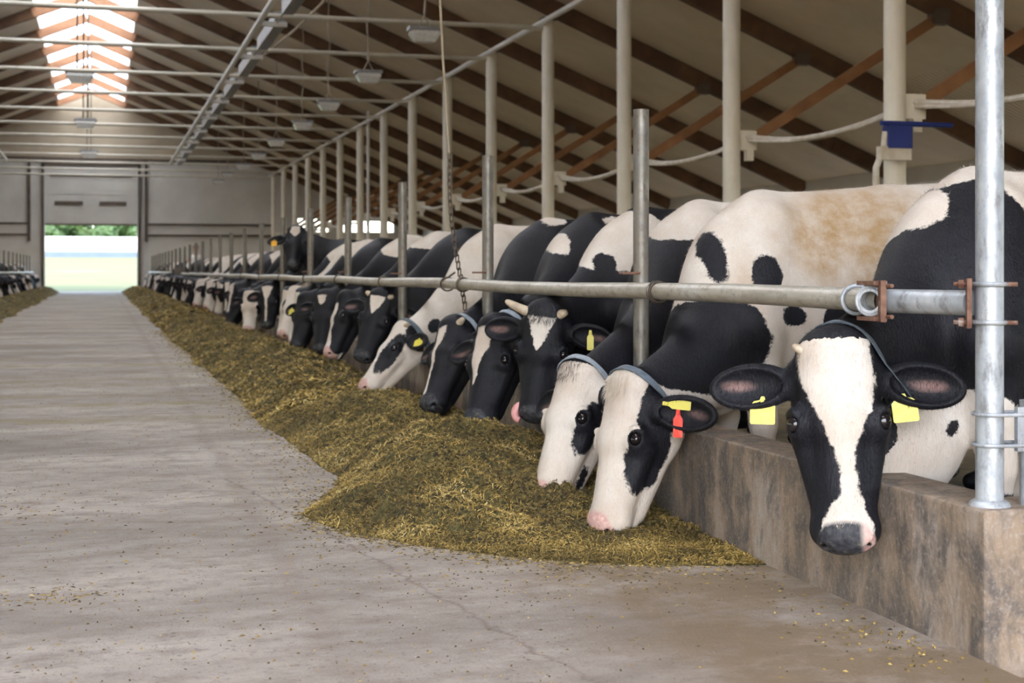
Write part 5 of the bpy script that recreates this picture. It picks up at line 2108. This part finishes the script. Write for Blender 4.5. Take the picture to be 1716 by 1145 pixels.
for y in ys:
    i = rc_.choice([q for q in range(len(protos)) if q // 2 != prev])
    prev = i // 2
    nm, src, y0, c = protos[i]
    o = src if i not in used else copy_tree(src)
    used.add(i)
    o.location = (c.foot[0] + rc_.uniform(-0.06, 0.10), y + rc_.uniform(-0.06, 0.06), c.foot[2])
    zone = 'near the tall raised head' if y < 24 else ('in the middle distance of the right row' if y < 45 else 'at the far end of the right row')
    tag(o, '%s feeding %s' % (nm, zone), 'cow', 'cows ' + zone + ', ' + nm)
# left-hand row: the same animals turned round
protoL = {}
y = 22.0
while y < Y_END - 1.2:
    i = rc_.choice([q for q in range(len(protos)) if q // 2 != prev])
    prev = i // 2
    nm, src, y0, c = protos[i]
    o = copy_tree(src)
    o.rotation_euler = (0, 0, PI)
    o.location = (-1.0 - c.foot[0] - rc_.uniform(-0.06, 0.10), y, c.foot[2])
    tag(o, '%s feeding in the row along the left wall' % nm, 'cow', 'cows of the left-hand row, ' + nm)
    y += 0.86

# ------------------------------------------------------------------ a person in a white coat among the distant cows
px_, py_ = 2.66, 43.4
s = Solid()
X3 = (vec(1, 0, 0), vec(0, 1, 0), vec(0, 0, 1))


def pp(x, y, z):
    return vec(px_ + x, py_ + y, FZ + z)


s.rc(pp(0, 0, 1.02), pp(0, 0, 1.40), 0.15, 0.16, 0.06)
for m in (-1, 1):
    s.rc(pp(m * 0.09, 0, 0.95), pp(m * 0.10, 0.01, 0.50), 0.095, 0.065, 0.05)
    s.rc(pp(m * 0.10, 0.01, 0.50), pp(m * 0.10, 0.03, 0.09), 0.062, 0.045, 0.03)
    s.rc(pp(m * 0.10, 0.02, 0.05), pp(m * 0.11, -0.15, 0.04), 0.045, 0.04, 0.02)
    s.rc(pp(m * 0.18, 0, 1.44), pp(m * 0.24, 0.0, 1.14), 0.055, 0.045, 0.04)
    s.rc(pp(m * 0.24, 0.0, 1.14), pp(m * 0.20, -0.20, 1.02), 0.042, 0.03, 0.02)
    for q in range(4):
        s.rc(pp(m * (0.19 - 0.018 * q), -0.22, 1.02), pp(m * (0.17 - 0.02 * q), -0.31 + 0.012 * abs(q - 1), 0.99), 0.010, 0.008, 0.005)
    s.rc(pp(m * 0.20, -0.20, 1.03), pp(m * 0.15, -0.25, 1.05), 0.011, 0.008, 0.005)
s.rc(pp(0, 0, 1.45), pp(0, -0.01, 1.62), 0.06, 0.055, 0.03)
s.el(pp(0, -0.02, 1.70), X3, (0.078, 0.098, 0.12), 0.02)
s.el(pp(0, -0.12, 1.69), X3, (0.014, 0.02, 0.022), 0.01)
for m in (-1, 1):
    s.el(pp(m * 0.08, 0, 1.69), X3, (0.012, 0.022, 0.032), 0.008)
V, Fq = surface(s, pp(-0.4, -0.45, -0.02), pp(0.4, 0.3, 1.9), 0.012)
o = np_mesh('person', V - pp(0, 0, 0), Fq, M['skin'])
o.location = pp(0, 0, 0)
tag(o, 'person in a white coat with brown hair standing among the distant cows', 'person')
s = Solid()
s.rc(pp(0, 0, 0.72), pp(0, 0, 1.38), 0.19, 0.175, 0.06)
for m in (-1, 1):
    s.rc(pp(m * 0.12, 0, 1.43), pp(m * 0.245, 0.0, 1.14), 0.075, 0.06, 0.05)
    s.rc(pp(m * 0.245, 0.0, 1.14), pp(m * 0.205, -0.17, 1.03), 0.058, 0.048, 0.03)
V, Fq = surface(s, pp(-0.45, -0.45, 0.4), pp(0.45, 0.3, 1.75), 0.012)
c_ = np_mesh('coat', V - pp(0, 0, 0), Fq, M['coat_white'])
c_.parent = o
s = Solid()
s.el(pp(0, 0.012, 1.735), X3, (0.088, 0.10, 0.10), 0.02)
s.el(pp(0, -0.10, 1.68), X3, (0.07, 0.06, 0.09), 0.01, True)
V, Fq = surface(s, pp(-0.15, -0.15, 1.55), pp(0.15, 0.2, 1.9), 0.012)
c_ = np_mesh('hair', V - pp(0, 0, 0), Fq, M['hair'])
c_.parent = o

# fur on the animals near enough for it to show
for key, nb, nh_, ln_ in (('A', 60000, 45000, 0.015), ('B', 60000, 40000, 0.015), ('C', 40000, 30000, 0.014), ('D', 30000, 25000, 0.014), ('E', 25000, 15000, 0.014), ('F', 20000, 12000, 0.014), ('G', 20000, 12000, 0.015)):
    coat_hair(NEAR[key][0], NEAR[key][1], nb, nh_, ord(key), ln_)
for key, n, col in (('B', 360, 'hair_cream'), ('C', 200, 'hair_black'), ('D', 300, 'hair_black')):
    forelock(NEAR[key][0], NEAR[key][1], n, ord(key) + 1, col)
